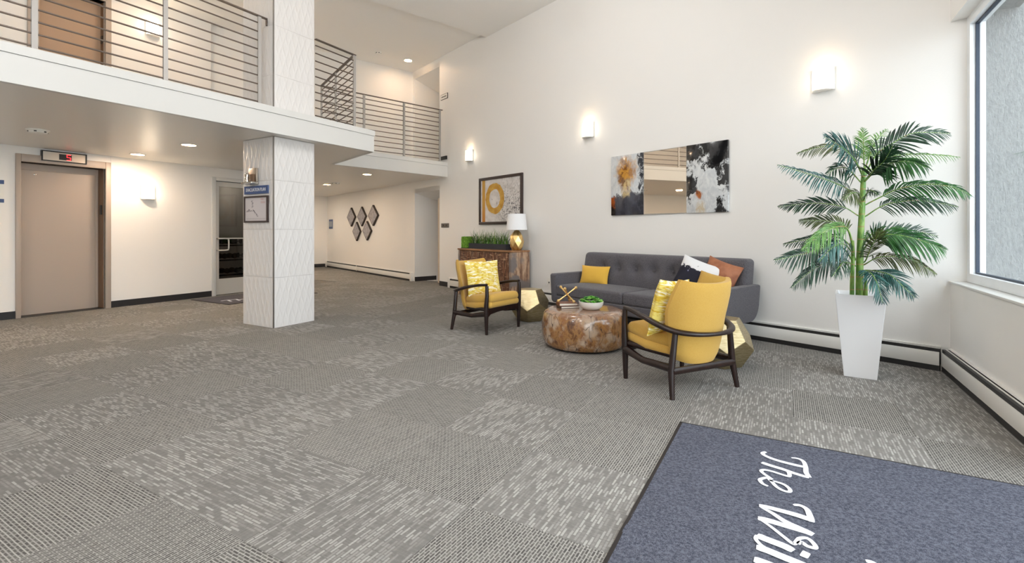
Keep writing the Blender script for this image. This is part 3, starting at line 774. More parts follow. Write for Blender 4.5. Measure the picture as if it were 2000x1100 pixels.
# ------------------------------------------------------------------ recessed lights, detectors
LENS = emit('downlight_lens', S(255, 238, 208), 9.0)
def can(label, p, power=CAN_W, color=WARM, r=0.085):
    c = thing('recessed_light', label, 'ceiling light', p, 0.0, 'recessed ceiling downlights')
    MB().lathe([(r,-0.006),(r*1.22,-0.006),(r*1.25,0.0)], 28).build('trim_ring', TRIM_WHITE, c)
    MB().lathe([(0.0,-0.0062),(r,-0.0062)], 28).build('lens', LENS, c)
    light('downlight', 'AREA', (0,0,-0.02), power, color, c, shape='DISK', size=r*2.0)
    return c
def on_z(px, py, z): p = floorpt(px, py, z); return Vector((p.x, p.y, z))
can('lit downlight in soffit nearest the tiled column, left side', on_z(369, 283, SOFFIT))
can('lit downlight in soffit close above the lift wall sconce', on_z(269, 301.5, SOFFIT))
can('lit downlight in soffit under the far balcony edge', on_z(717, 340.5, SOFFIT))
can('lit downlight in soffit just right of the column, deeper in', on_z(638.5, 360.5, SOFFIT))
can('lit downlight in the upper hall ceiling near the doorway', on_z(797, 118, CEIL2), CAN_W*0.4)
def detector(label, p, r=0.06, hgt=0.045):
    c = thing('smoke_detector', label, 'detector', p, 0.0)
    MB().lathe([(r*1.25,0.0),(r*1.25,-0.008),(r*1.1,-0.012),(r*0.95,-hgt*0.8),(r*0.6,-hgt),(0,-hgt)], 24).build('housing', WHITE_PLASTIC, c, fix=True)
    m = MB()
    for k in range(6): m.box(r*0.98, r*1.06, -0.012, 0.012, -0.03, -0.018, RZ(60*k))
    m.build('vent', BLACK, c, smooth=0)
detector('white smoke detector on the soffit left of downlights', on_z(74, 254, SOFFIT), 0.085)
detector('small detector on the soffit beside the far downlight', on_z(655, 357, SOFFIT), 0.09)
detector('white detector on the upper hall ceiling', on_z(739, 102, CEIL2), 0.055)
# more downlights of the same kind, added out of view as fill light
for w_, v_, k_, d_ in ((-7.4, 1.2, 1, 'left of the camera'), (-7.4, -1.6, 1, 'far behind the camera'), (-11.5, 8.2, 1.6, 'in the hall hidden by the column'), (-13.2, 9.6, 1.6, 'at the far hall end hidden by the column')):
    can('added unseen soffit downlight ' + d_, wv(w_, v_, SOFFIT), CAN_W*k_)
for w_, v_, d_ in ((-7.6, 3.2, 'above the lift landing'), (-7.6, 0.4, 'left of the upper landing'), (-8.3, 3.9, 'by the upstairs sconce')):
    can('added upper hall fill downlight out of view ' + d_, wv(w_, v_, CEIL2), CAN_W*0.45)
FILL_GLOBE = emit('fill_globe_glow', (1.0, 0.97, 0.94, 1), 6.0)  # unseen globes added to brighten the tall lobby and its ceiling
for w_, v_, d_ in ((-2.9, 4.3, 'in front of the balcony'), (-1.9, 2.2, 'over the middle of the lobby'), (-2.9, 0.8, 'over the open carpet'), (-0.9, -0.6, 'over the entrance mat'), (-3.2, -2.0, 'near the rear wall')):
    g_ = thing('fill_globe', 'added fill globe of the tall lobby out of view ' + d_, 'fill light', wv(w_, v_, CEIL), 0.0, 'lobby fill globes')
    MB().lathe([(0.06,0.0),(0.06,-0.03),(0.01,-0.035),(0.01,-0.5)], 16).build('canopy', TRIM_WHITE, g_, fix=True)
    MB().lathe([(0.0,-0.76)] + [(0.13*math.cos(R(t)), -0.63+0.13*math.sin(R(t))) for t in range(-75, 90, 15)] + [(0.0,-0.5)], 20).build('globe', FILL_GLOBE, g_)
    light('fill_bulb', 'POINT', (0,0,-0.95), FILL_W, (1.0, 0.975, 0.95), g_, shadow_soft_size=0.16)

# ------------------------------------------------------------------ baseboard heaters
def heater(name, label, loc, rot, x0, x1, joints=(), caps=(True, True), group='baseboard heaters', mitre=(0,0)):
    h_ = thing(name, label, 'heater', loc, rot, group)
    D = 0.068
    m = MB(); m.extrude_x([(-0.012,0.03),(0,0.03),(0,0.208),(-0.018,0.208),(-0.022,0.2),(-0.012,0.198)], x0, x1); m.build('back_panel', HEATER_WHITE, h_, smooth=20, fix=True)
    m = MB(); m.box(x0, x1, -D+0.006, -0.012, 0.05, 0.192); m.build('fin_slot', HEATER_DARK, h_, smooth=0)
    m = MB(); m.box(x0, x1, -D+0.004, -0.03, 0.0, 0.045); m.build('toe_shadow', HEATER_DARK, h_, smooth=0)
    m = MB(); m.extrude_x([(-0.040,0.190),(-0.040,0.196),(-0.032,0.198),(-0.032,0.190)], x0, x1); m.build('damper', HEATER_WHITE, h_, smooth=20, fix=True)
    js = [x0] + list(joints) + [x1]
    for a_, b_ in zip(js[:-1], js[1:]):
        m = MB(); m.box(a_+0.002, b_-0.002, -D, -D+0.006, 0.048, 0.166); m.build('front_panel', HEATER_WHITE, h_, smooth=30, bev=0.002)
    for x in joints:
        m = MB(); m.box(x-0.012, x+0.012, -D-0.003, -0.002, 0.03, 0.2); m.build('splice', HEATER_WHITE, h_, smooth=0)
    for on, xa, xb in ((caps[0], x0-0.05, x0+0.03), (caps[1], x1-0.03, x1+0.05)):
        if on: m = MB(); m.box(xa, xb, -D-0.006, 0.0, 0.0, 0.213); m.build('end_cap', HEATER_WHITE, h_, smooth=30, bev=0.004)
    return h_
hx0 = artpt(882, 450)[0]
heater('baseboard_heater', 'long white baseboard heater under the art wall behind the sofa', CORNER, ROT_ART, hx0, -0.06, (-4.6,), (True, False))
heater('baseboard_heater', 'white baseboard heater under the window sill at right', CORNER, ROT_WIN, 0.035, 2.0, (), (False, True))
hx1 = artpt(806, 450)[0]
heater('baseboard_heater', 'far white baseboard heater below the five diamond plaques', CORNER, ROT_ART, FAR_S+0.12, hx1, (artpt(700, 450)[0],), (True, True))
cpipe = MB(); pw_ = floorpt(1990, 872); 
cp_ = thing('copper_pipe', 'short copper pipe elbow under the window heater', 'pipe', CORNER, ROT_WIN)
xq = (hit(1990, 870, CORNER - W*0.03, W) - CORNER).dot(-V)
MB().tube(smooth_path([(xq,-0.04,0.001),(xq,-0.04,0.03),(xq+0.03,-0.04,0.045),(xq+0.08,-0.04,0.046)],5), 0.014, 10).build('elbow', plain('copper', S(168,92,52), 0.35, 0.9), cp_)

# ------------------------------------------------------------------ small wall items
def art_plate(name, label, cat, px0, py0, px1, py1, mat, th=0.012):
    a_, zt_ = artpt(px0, py0); b_, zb_ = artpt(px1, py1)
    t = thing(name, label, cat, CORNER, ROT_ART)
    return t, a_, b_, min(zt_, zb_), max(zt_, zb_), MB().box(a_, b_, -th, 0.0, min(zt_,zb_), max(zt_,zb_)).build('plate', mat, t, smooth=0, bev=0.002)
t, a_, b_, z0, z1, _ = art_plate('switch_plate', 'dark metal switch plate on wall right of the lower doorway', 'switch', 862.5, 436.5, 877, 444.5, SIGN_GREY)
for q in (0.3, 0.7): MB().box(a_+(b_-a_)*q-0.014, a_+(b_-a_)*q+0.014, -0.017, -0.012, (z0+z1)/2-0.016, (z0+z1)/2+0.016).build('switch', BLACK, t, smooth=0)
t, a_, b_, z0, z1, _ = art_plate('room_sign', 'small white rectangular sign upstairs beside the upper doorway', 'sign', 861.5, 186.5, 875, 191.5, plain('sign_black', S(60,56,54), 0.5))
z0s, z1s = z0, z1
MB().box(a_+.01, b_-.01, -0.014, -0.012, z0+.01, z1-.01).build('face', WHITE_PLASTIC, t, smooth=0)
m = MB()
for q in range(6): m.box(a_+(b_-a_)*(.14+.12*q), a_+(b_-a_)*(.22+.12*q), -0.0152, -0.014, z0+(z1-z0)*.38, z0+(z1-z0)*.62)
m.build('lettering', BLACK, t, smooth=0)
t, a_, b_, z0, z1, _ = art_plate('room_sign', 'blue and white room sign on wall left of the diamond plaques', 'sign', 643, 429, 650, 447, SIGN_BLUE)
MB().box(a_+.012, b_-.012, -0.014, -0.012, z0+(z1-z0)*.22, z0+(z1-z0)*.8).build('face', plain('sign_pale', S(150,158,172), .5), t, smooth=0)
t, a_, b_, z0, z1, _ = art_plate('wall_outlet', 'white wall outlet beside the left end of the sofa', 'outlet', 1069, 543, 1077, 556, WHITE_PLASTIC, 0.008)
oz = z0
for q in (.3, .7): MB().box((a_+b_)/2-.012, (a_+b_)/2+.012, -0.011, -0.008, z0+(z1-z0)*q-.012, z0+(z1-z0)*q+.012).build('socket', BLACK if q < .5 else WHITE_PLASTIC, t, smooth=0)
t, a_, b_, z0, z1, _ = art_plate('vent_grille', 'small dark grille on upper art wall at the balcony end', 'vent', 861, 307, 873.5, 311, BLACK, 0.03)
# white lamp cord hanging by the outlet
oc = artpt(1072, 552)[0]
cd = thing('lamp_cord', 'thin white cord hanging from outlet beside the sofa', 'cord', CORNER, ROT_ART)
MB().tube(smooth_path([(oc,-0.012,oz+0.03),(oc-0.03,-0.04,oz-0.02),(oc-0.06,-0.06,0.3),(oc-0.12,-0.09,0.24),(oc-0.2,-0.1,0.22),(oc-0.35,-0.1,0.22)],5), 0.004, 6).build('cable', WHITE_PLASTIC, cd)

# ------------------------------------------------------------------ upstairs door behind the rail
ud = bpy.data.objects.new('door_2', None); COL.objects.link(ud); ud.location = W*LIFT_W; ud.rotation_euler = (0,0,ROT_V); ud['kind'] = 'structure'
BROWN_DOOR = paint('door_taupe', S(176, 148, 124), 0.45, 120, 0.04)
u0, u1, u2, u3 = vwx(64), vwx(75), vwx(205), vwx(216)
m = MB(); m.box(u0-.06, u1, -0.03, 0.16, DECK, 4.95); m.box(u2, u3, -0.03, 0.05, DECK, 4.95); m.box(u1, u2, -0.03, 0.16, 4.85, 4.95); m.build('frame', TAUPE, ud, smooth=0)
MB().box(u2-0.004, u2+0.05, 0.05, 0.14, DECK, 4.849).build('jamb', TAUPE_DARK, ud, smooth=0)
MB().box(u1, u2, 0.14, 0.19, DECK+0.01, 4.85).build('leaf', BROWN_DOOR, ud, smooth=0)
bz = vw_pt(198, 78, LIFT_W-0.1)[1]; MB().box(u2-0.012, u2-0.004, 0.06, 0.12, bz-0.06, bz+0.06).build('strike_plate', BLACK, ud, smooth=0)

# ------------------------------------------------------------------ pictures on the art wall
def framed_ring():
    x0, x1, z0, z1 = artpt(936.5, 349.6, .02)[0], artpt(1020.7, 336.8, .02)[0], 1.353, 2.271
    t = thing('framed_painting', 'dark framed abstract painting with gold ring above the sideboard', 'painting', CORNER + A*x0 + Z*z0, ROT_ART)
    w_, h_ = x1-x0, z1-z0; f = 0.052
    m = MB(); m.box(0,w_,-0.04,0,0,f); m.box(0,w_,-0.04,0,h_-f,h_); m.box(0,f,-0.04,0,f,h_-f); m.box(w_-f,w_,-0.04,0,f,h_-f); m.build('frame', FRAME_DARK, t, smooth=30, bev=0.004)
    M_ = Mat('ring_painting', None, 0.6); q = M_.sep(M_.co('Generated')); x, z = q[0], q[2]
    vec = M_.comb(x, z, 0.0)
    nz = M_.noise(7, vec, 4); nf = M_.noise(26, M_.map(vec, (1.6,0.8,1)), 6, 0.75); ns = M_.noise(9, M_.map(vec, (2.2,1,1), (3,1,0)), 8, 0.72)
    base = M_.mix(M_.sstep(nz, .3, .7), S(226,222,220), S(206,200,196))
    right = M_.sstep(M_.math('ADD', x, M_.math('MULTIPLY', nz, .25)), .42, .85)
    low = M_.sstep(z, 0.95, 0.25)
    blk = M_.math('MULTIPLY', M_.sstep(M_.math('ADD', nf, M_.math('MULTIPLY', ns, .6)), .79, .9), M_.math('MULTIPLY', right, M_.math('ADD', M_.math('MULTIPLY', low, .75), .25)))
    c = M_.mix(blk, base, S(52,50,54))
    inner = M_.sstep(M_.noise(11, M_.map(vec,(1.8,.9,1),(.3,.2,0)), 6, .7), .6, .68)
    dx = M_.math('DIVIDE', M_.math('SUBTRACT', x, .37), .235); dz = M_.math('DIVIDE', M_.math('SUBTRACT', z, .545), .36)
    rr = M_.math('SQRT', M_.math('ADD', M_.math('MULTIPLY', dx, dx), M_.math('MULTIPLY', dz, dz)))
    rr = M_.math('ADD', rr, M_.math('MULTIPLY', M_.math('SUBTRACT', nz, .5), .2))
    c = M_.mix(M_.math('MULTIPLY', inner, M_.sstep(rr, .8, .6)), c, S(58,56,60))
    ring = M_.math('MULTIPLY', M_.sstep(rr, .58, .63), M_.sstep(rr, 1.04, 1.0))
    gold = M_.mix(M_.sstep(nz, .35, .65), S(188,138,48), S(208,164,72))
    c = M_.mix(ring, c, gold)
    bar = M_.math('MULTIPLY', M_.sstep(x, .03, .045), M_.sstep(x, .125, .11))
    c = M_.mix(bar, c, M_.mix(M_.sstep(z, 0.5, 0.0), S(200,152,62), S(200,128,44)))
    M_.set('Base Color', c)
    MB().box(f, w_-f, -0.022, -0.002, f, h_-f).build('canvas', M_.m, t, smooth=0)
framed_ring()
def smear(kind):
    M_ = Mat('acrylic_print_' + kind, None, 0.12); M_.set('Coat Weight', 0.3)
    q = M_.sep(M_.co('Generated')); vec = M_.comb(M_.math('MULTIPLY', q[0], .65), q[2], 0.0)
    wa = M_.sep(M_.noise(6.0, M_.map(vec, (1.4,.7,1)), 7, .7, out=1)); x = M_.math('ADD', q[0], M_.math('MULTIPLY', M_.math('SUBTRACT', wa[0], .5), .42)); z = M_.math('ADD', q[2], M_.math('MULTIPLY', M_.math('SUBTRACT', wa[1], .5), .36)); vec = M_.comb(M_.math('MULTIPLY', x, .65), z, 0.0)
    n1 = M_.noise(3.2, vec, 6, .62, .6); n2 = M_.noise(11, M_.map(vec, (1.5,.8,1), (2,5,0)), 8, .72, .3); n3 = M_.noise(5.0, M_.map(vec, (1,.6,1), (7,2,0)), 6, .65, .5)
    white = M_.mix(M_.sstep(n2, .35, .65), S(222,224,224), S(192,196,200))
    if kind == 'left':
        zz_ = M_.math('ADD', z, M_.math('MULTIPLY', M_.math('SUBTRACT', n1, .5), .5))
        c = M_.mix(M_.sstep(zz_, .36, .30), white, M_.mix(M_.sstep(n3, .4, .6), S(70,72,84), S(48,48,58)))
        edge = M_.sstep(M_.math('ADD', x, M_.math('MULTIPLY', M_.math('SUBTRACT', n1, .5), .5)), .84, .9)
        c = M_.mix(M_.math('MULTIPLY', edge, M_.sstep(n2, .4, .55)), c, S(40,42,48))
        dx = M_.math('DIVIDE', M_.math('SUBTRACT', x, .48), M_.math('MULTIPLY_ADD', z, .42, .03)); dz = M_.math('DIVIDE', M_.math('SUBTRACT', z, .68), .34)
        r_ = M_.math('ADD', M_.math('SQRT', M_.math('ADD', M_.math('MULTIPLY', dx, dx), M_.math('MULTIPLY', dz, dz))), M_.math('MULTIPLY', M_.math('SUBTRACT', n3, .5), 1.3))
        g = M_.ramp(n1, [(.32, S(70,42,22)), (.43, S(128,80,30)), (.5, S(206,148,52)), (.56, S(150,98,42)), (.68, S(196,168,120))])
        c = M_.mix(M_.sstep(M_.math('ADD', r_, M_.math('MULTIPLY', M_.math('SUBTRACT', n2, .5), 1.1)), 1.15, .45), c, g)
        tail = M_.math('MULTIPLY', M_.sstep(M_.math('ABSOLUTE', M_.math('SUBTRACT', x, .5)), .16, .06), M_.math('MULTIPLY', M_.sstep(z, .25, .35), M_.sstep(z, .62, .5)))
        c = M_.mix(M_.math('MULTIPLY', M_.math('MULTIPLY', tail, .9), M_.sstep(n2, .36, .55)), c, S(214,190,140))
        c = M_.mix(M_.math('MULTIPLY', M_.math('MULTIPLY', M_.sstep(x, .16, .1), M_.sstep(z, .34, .28)), 1.0), c, M_.mix(M_.sstep(z,.12,.22), S(30,22,20), S(170,84,30)))
    else:
        top = M_.math('MULTIPLY', M_.math('MULTIPLY', z, 1.0), 1.0)
        patch = M_.math('ADD', n1, M_.math('MULTIPLY', M_.math('SUBTRACT', n2, .5), .5))
        bias = M_.math('ADD', M_.math('MULTIPLY', M_.math('SUBTRACT', z, .5), .10), M_.math('MULTIPLY', M_.sstep(x, .5, .9), .05))
        bias = M_.math('SUBTRACT', bias, M_.math('MULTIPLY', M_.math('MULTIPLY', M_.sstep(x,.28,.4), M_.sstep(x,.8,.62)), M_.math('MULTIPLY', M_.sstep(z,.62,.5), .22)))
        lf = M_.math('MULTIPLY', M_.math('MULTIPLY', M_.sstep(q[0], .34, .12), M_.sstep(q[2], .2, .32)), M_.math('MULTIPLY', M_.sstep(q[2], .58, .46), .16))
        tp_ = M_.math('MULTIPLY', M_.sstep(q[2], .72, .92), .09)
        blk = M_.sstep(M_.math('ADD', M_.math('ADD', patch, bias), M_.math('ADD', lf, tp_)), .495, .54)
        c = M_.mix(blk, white, M_.mix(M_.sstep(n3, .4, .65), S(16,16,18), S(52,52,54)))
        dx = M_.math('DIVIDE', M_.math('SUBTRACT', x, .30), .12); dz = M_.math('DIVIDE', M_.math('SUBTRACT', z, .27), .07)
        r_ = M_.math('ADD', M_.math('SQRT', M_.math('ADD', M_.math('MULTIPLY', dx, dx), M_.math('MULTIPLY', dz, dz))), M_.math('MULTIPLY', M_.math('SUBTRACT', n3, .5), 1.4))
        c = M_.mix(M_.sstep(M_.math('ADD', r_, M_.math('MULTIPLY', M_.math('SUBTRACT', n2, .5), 1.5)), 1.1, .5), c, M_.mix(M_.sstep(n1, .45, .55), S(176,98,36), S(120,62,24)))
        tail = M_.math('MULTIPLY', M_.sstep(M_.math('ABSOLUTE', M_.math('SUBTRACT', x, .36)), .14, .05), M_.sstep(z, .22, .12))
        c = M_.mix(M_.math('MULTIPLY', M_.math('MULTIPLY', tail, .8), M_.sstep(n2, .38, .56)), c, S(206,184,142))
    M_.set('Base Color', c); return M_.m
x0, x1, x2, x3 = -3.707, -3.149, -2.502, -1.956
def panel(name, label, cat, xa, xb, mat, part):
    t = thing(name, label, cat, CORNER + A*xa + Z*1.451, ROT_ART, 'three glossy wall panels' if cat == 'painting' else None)
    MB().box(0.003, xb-xa-0.003, -0.03, -0.001, 0, 0.855).build(part, mat, t, smooth=30, bev=0.004)
    return t
panel('wall_panel_print', 'left glossy panel of gold and slate smears beside the mirror', 'painting', x0, x1, smear('left'), 'print')
panel('wall_panel_print', 'right glossy panel of black and white brush strokes', 'painting', x2, x3, smear('right'), 'print')
mm = thing('wall_mirror', 'square mirror panel between the two abstract prints', 'mirror', CORNER + A*x1 + Z*1.451 - N*.0, ROT_ART + R(1.6))
MIRROR = plain('mirror_silver', S(240, 224, 204), 0.015, 1.0)
MB().box(0.003, x2-x1-0.003, -0.026, -0.001, 0, 0.855).build('backing', CHROME, mm, smooth=0)
MB().box(0.012, x2-x1-0.012, -0.0268, -0.026, 0.009, 0.846).build('mirror_plate', MIRROR, mm, smooth=0)

# five diamond plaques
dm = Mat('carved_grey_wood', None, 0.7); nz = dm.noise(14, dm.map(dm.co(), (3,3,1)), 5, .65); dm.set('Base Color', dm.ramp(nz, [(.3, S(104,100,106)), (.5, S(168,164,168)), (.7, S(204,200,204))])); dm.bump(nz, .6, .02)
DARK_WOOD_EDGE = plain('dark_wood_edge', S(60,50,44), .6)
names = ['upper left', 'upper middle', 'upper right', 'lower left', 'lower right']
for nm, (px, py, wpx, hpx) in zip(names, ((688.2,424.2,15.5,37),(708.8,423,16.5,38.5),(731,421,19,41),(698.7,452.2,15,37.5),(719,450.8,16.5,38))):
    sc_, zc_ = artpt(px, py); sl_ = artpt(px-wpx/2, py)[0]; sr_ = artpt(px+wpx/2, py)[0]; hz = (artpt(px, py-hpx/2)[1]-artpt(px, py+hpx/2)[1])/2
    hw_ = (sr_-sl_)/2
    t = thing('diamond_plaque', f'grey carved diamond plaque, {nm} of the five on the far wall', 'wall decor', CORNER + A*sc_ + Z*zc_, ROT_ART, 'diamond wall plaques')
    def dia(k, y0, y1): return MB().add([(-hw_*k,y1,0),(0,y1,-hz*k),(hw_*k,y1,0),(0,y1,hz*k),(-hw_*k,y0,0),(0,y0,-hz*k),(hw_*k,y0,0),(0,y0,hz*k)], [(0,1,2,3),(7,6,5,4),(4,5,1,0),(5,6,2,1),(6,7,3,2),(7,4,0,3)])
    dia(1.0, 0, -0.05).build('frame', DARK_WOOD_EDGE, t, smooth=0, fix=True)
    m = MB(); k = 0.9
    m.add([(-hw_*k,-.052,0),(0,-.052,-hz*k),(hw_*k,-.052,0),(0,-.052,hz*k),(-hw_*.2,-.062,hz*.1),(0,-.062,-hz*.25),(hw_*.2,-.062,-hz*.05),(0,-.062,hz*.25)], [(0,1,5,4),(1,2,6,5),(2,3,7,6),(3,0,4,7),(4,5,6,7)])
    m.build('carved_face', dm.m, t, smooth=0, fix=False)

# ------------------------------------------------------------------ soft furnishing helpers
def pillow_mesh(w, h, t, mats, n=16, pinch=0.07, name='cover', seed=1, split=None):
    mb = MB(); rr = random.Random(seed)
    def pt(u, v, sg):
        x = w/2*u*(1 - pinch*(1-v*v)*abs(u)); z = h/2*v*(1 - pinch*(1-u*u)*abs(v))
        th = t/2*max(0.0, (1-abs(u)**2.6)*(1-abs(v)**2.6))**0.55
        wr = 0.006*noise.noise(Vector((u*2.3+seed, v*2.3, seed*1.7)))
        return (x, sg*(th + 0.004) + wr*(1-u*u)*(1-v*v), h/2 + z)
    for sg in (-1, 1):
        mb.cur = 0
        mb.grid(lambda u, v: pt((u*2-1)*(1 if sg < 0 else -1), v*2-1, sg), n, n)
    b = [(-1+2*i/n, -1) for i in range(n)] + [(1, -1+2*i/n) for i in range(n)] + [(1-2*i/n, 1) for i in range(n)] + [(-1, 1-2*i/n) for i in range(n)]
    vs_ = [pt(u, v, -1) for u, v in b] + [pt(u, v, 1) for u, v in b]; m = len(b)
    mb.add(vs_, [(i, m+i, m+(i+1)%m, (i+1)%m) for i in range(m)])
    return mb.mesh(name, mats, smooth=70)
def pillow(label, loc, rot, w, h, t, mat, group=None, seed=1, extra=None):
    p = thing('throw_pillow', label, 'pillow', loc, rot, group)
    o = bpy.data.objects.new('cover', pillow_mesh(w, h, t, mat, seed=seed)); COL.objects.link(o); o.parent = p
    return p
MUSTARD = fabric('mustard_fabric', S(206, 168, 90), S(188, 144, 60), 300, 0.3)
MUSTARD_PALE = fabric('mustard_pillow_fabric', S(232, 188, 84), S(216, 168, 62), 320, 0.3)
CHARCOAL = fabric('charcoal_tweed', S(114, 111, 115), S(58, 55, 62), 150, 0.5)
WALNUT = Mat('dark_walnut', None, 0.34); nz = WALNUT.noise(8, WALNUT.map(WALNUT.co(), (6, 6, 1)), 5, .6); WALNUT.set('Base Color', WALNUT.ramp(nz, [(.3, S(20,10,8)), (.6, S(36,18,13)), (.8, S(54,26,18))])); WALNUT = WALNUT.m
# patterned pillow
pm = Mat('ikat_fabric', None, 0.9); q_ = pm.sep(pm.co()); vec = pm.comb(pm.math('MULTIPLY', q_[0], 12.0), pm.math('MULTIPLY', q_[2], 42.0), 0.0)
n1 = pm.noise(1.0, vec, 4, .6, .5); n2 = pm.noise(1.0, pm.map(vec, loc=(4,9,0)), 4, .6, .4); n3 = pm.noise(0.25, vec, 2)
c = pm.mix(pm.sstep(n1, .42, .5), S(206,170,44), S(226,206,110)); c = pm.mix(pm.sstep(n2, .52, .58), c, S(240,232,208)); c = pm.mix(pm.sstep(n1, .60, .66), c, S(186,156,60))
c = pm.mix(pm.math('MULTIPLY', pm.sstep(n3, .52, .6), pm.sstep(n2, .42, .34)), c, S(168,128,52)); pm.set('Base Color', c); pm.bump(n1, .3, .004); IKAT = pm.m

# ------------------------------------------------------------------ sofa
SX0, SX1 = -4.035, -1.545
SW = SX1 - SX0; SC = (SX0 + SX1)/2
so = thing('sofa', 'charcoal tufted three seat sofa against the art wall', 'sofa', CORNER + A*SC - N*0.09, ROT_ART)
hw = SW/2; FRONT = -0.86
nbut = 7; bsp = 0.277; bx = [(k-(nbut-1)/2)*bsp for k in range(nbut)]; bzz = 0.715
BH0, BH1 = 0.30, 0.915
def back_fn(o):
    x, y, z = o.x, o.y, o.z
    z_abs = z + (BH0+BH1)/2
    if y < 0:
        d = 0
        for b in bx:
            r2 = ((x-b)/0.075)**2 + ((z_abs-bzz)/0.07)**2
            d += 0.06*math.exp(-r2) + 0.012*math.exp(-abs(x-b)/0.02)*math.exp(-((z_abs-bzz)/0.12)**2)
        y = y - 0.028*(1-((z)/0.31)**2) + d
    y += 0.10*(z_abs-0.45)                # reclined
    return (x*(1 - 0.012*(0.9-z_abs)), y, z)
MB().rbox(SW-0.12, 0.19, BH1-BH0, 0.05, (110, 3, 22), back_fn).build('backrest', CHARCOAL, so, loc=(0, -0.155, (BH0+BH1)/2), smooth=60)
for b in bx: MB().lathe([(0.0,0.010),(0.012,0.006),(0.016,0.0)], 12, RX(90)).build('button', CHARCOAL, so, loc=(b, -0.215, bzz))
for sg in (-1, 1):
    prof = []
    y0_, y1_, z0_, z1_ = FRONT, -0.03, 0.235, 0.635
    def arc(cx_, cz_, r, a0, a1, n=7): return [(cx_ + r*math.cos(R(a0+(a1-a0)*k/n)), cz_ + r*math.sin(R(a0+(a1-a0)*k/n))) for k in range(n+1)]
    prof = arc(y0_+.05, z0_+.05, .05, 180, 270) + arc(y1_-.17, z0_+.17, .17, 270, 360) + arc(y1_-.03, z1_-.03, .03, 0, 90) + arc(y0_+.03, z1_-.03, .03, 90, 180)
    mb = MB(); n = len(prof); th = 0.105; layers = [(-th/2, .975), (-th/2+.02, 1.0), (th/2-.02, 1.0), (th/2, .975)]
    cyy, czz = (y0_+y1_)/2, (z0_+z1_)/2; vs_ = []
    for xo, k in layers:
        for (y, z) in prof:
            yy, zz = cyy+(y-cyy)*k, czz+(z-czz)*k
            vs_.append((sg*(hw - th/2) + xo*1.0 + sg*0.07*(zz-z1_), yy, zz))
    fs = [tuple(range(n-1,-1,-1)), tuple(range(3*n, 4*n))]
    for j in range(3): fs += [(j*n+i, j*n+(i+1)%n, (j+1)*n+(i+1)%n, (j+1)*n+i) for i in range(n)]
    mb.add(vs_, fs).build('arm', CHARCOAL, so, smooth=50, fix=True)
inn = hw - 0.115
MB().rbox(2*inn, FRONT*-1-0.14, 0.13, 0.02, (6,4,2)).build('base', CHARCOAL, so, loc=(0, FRONT/2-0.07, 0.275), smooth=50)
def puff(hx, hy, amt):
    return lambda o: (o.x, o.y, o.z + (amt*(1-(o.x/hx)**4)*(1-(o.y/hy)**4) if o.z > 0 else 0))
for sg in (-1, 1):
    MB().rbox(inn-0.004, 0.66, 0.145, 0.035, (12,8,2), puff(inn/2, .33, .018)).build('seat_cushion', CHARCOAL, so, loc=(sg*inn/2, FRONT+0.325, 0.41), smooth=60)
for lx in (-1, 1):
    for ly in (FRONT+0.1, -0.15):
        m = MB(); m.tube([(lx*(hw-.2),ly,0),(lx*(hw-.24),ly,.22)], [.016,.024], 10); m.build('leg', WALNUT, so)

# pillows on the sofa (in sofa coordinates)
def on_sofa(x, y, z): return so.matrix_basis @ Vector((x, y, z))
pillow('mustard lumbar pillow leaning in the left corner of sofa', CORNER + A*(SC-hw+0.37) - N*(0.09+0.38) + Z*0.47, (R(-16), 0, ROT_ART+R(8)), 0.46, 0.275, 0.13, MUSTARD_PALE, seed=2)
LEATHER = Mat('tan_leather', S(158, 98, 66), 0.45); nz = LEATHER.noise(7, None, 4); LEATHER.set('Base Color', LEATHER.mix(LEATHER.sstep(nz,.35,.65), S(146,86,56), S(176,114,80))); LEATHER.bump(LEATHER.noise(40), .25, .006); LEATHER = LEATHER.m
nv = Mat('navy_white_fabric', None, 0.9); q_ = nv.sep(nv.co()); nz = nv.noise(7, None, 4, .6, .6)
sel = nv.math('ADD', q_[2], nv.math('MULTIPLY', nv.math('SUBTRACT', nz, .5), .32)); sel = nv.math('ADD', sel, nv.math('MULTIPLY', nv.math('ABSOLUTE', q_[0]), .18))
nv.set('Base Color', nv.mix(nv.sstep(sel, .335, .35), nv.mix(nv.sstep(nv.noise(3.5),.5,.58), S(30,30,44), S(36,48,104)), S(230,230,232))); NAVY = nv.m
def pl(px, y_off): # sofa-local x for a pixel column at depth offset in front of the wall
    p = hit(px, 520, CORNER - N*(0.09 + y_off), N); return (p - CORNER).dot(A)
pillow('tan leather pillow at the right end of sofa behind mustard pillow', CORNER + A*(pl(1386, .34)) - N*(0.09+.34) + Z*0.48, (R(-20), R(14), ROT_ART-R(14)), 0.47, 0.44, 0.15, LEATHER, seed=3)
pillow('navy and white patterned pillow tilted on the sofa right half', CORNER + A*(pl(1344, .49)) - N*(0.09+.49) + Z*0.475, (R(-22), R(18), ROT_ART+R(8)), 0.50, 0.45, 0.15, NAVY, seed=4)
pillow('small mustard velvet pillow in front of the tan leather one', CORNER + A*(pl(1376, .56)) - N*(0.09+.56) + Z*0.475, (R(-26), R(10), ROT_ART-R(2)), 0.34, 0.31, 0.11, MUSTARD, seed=5)

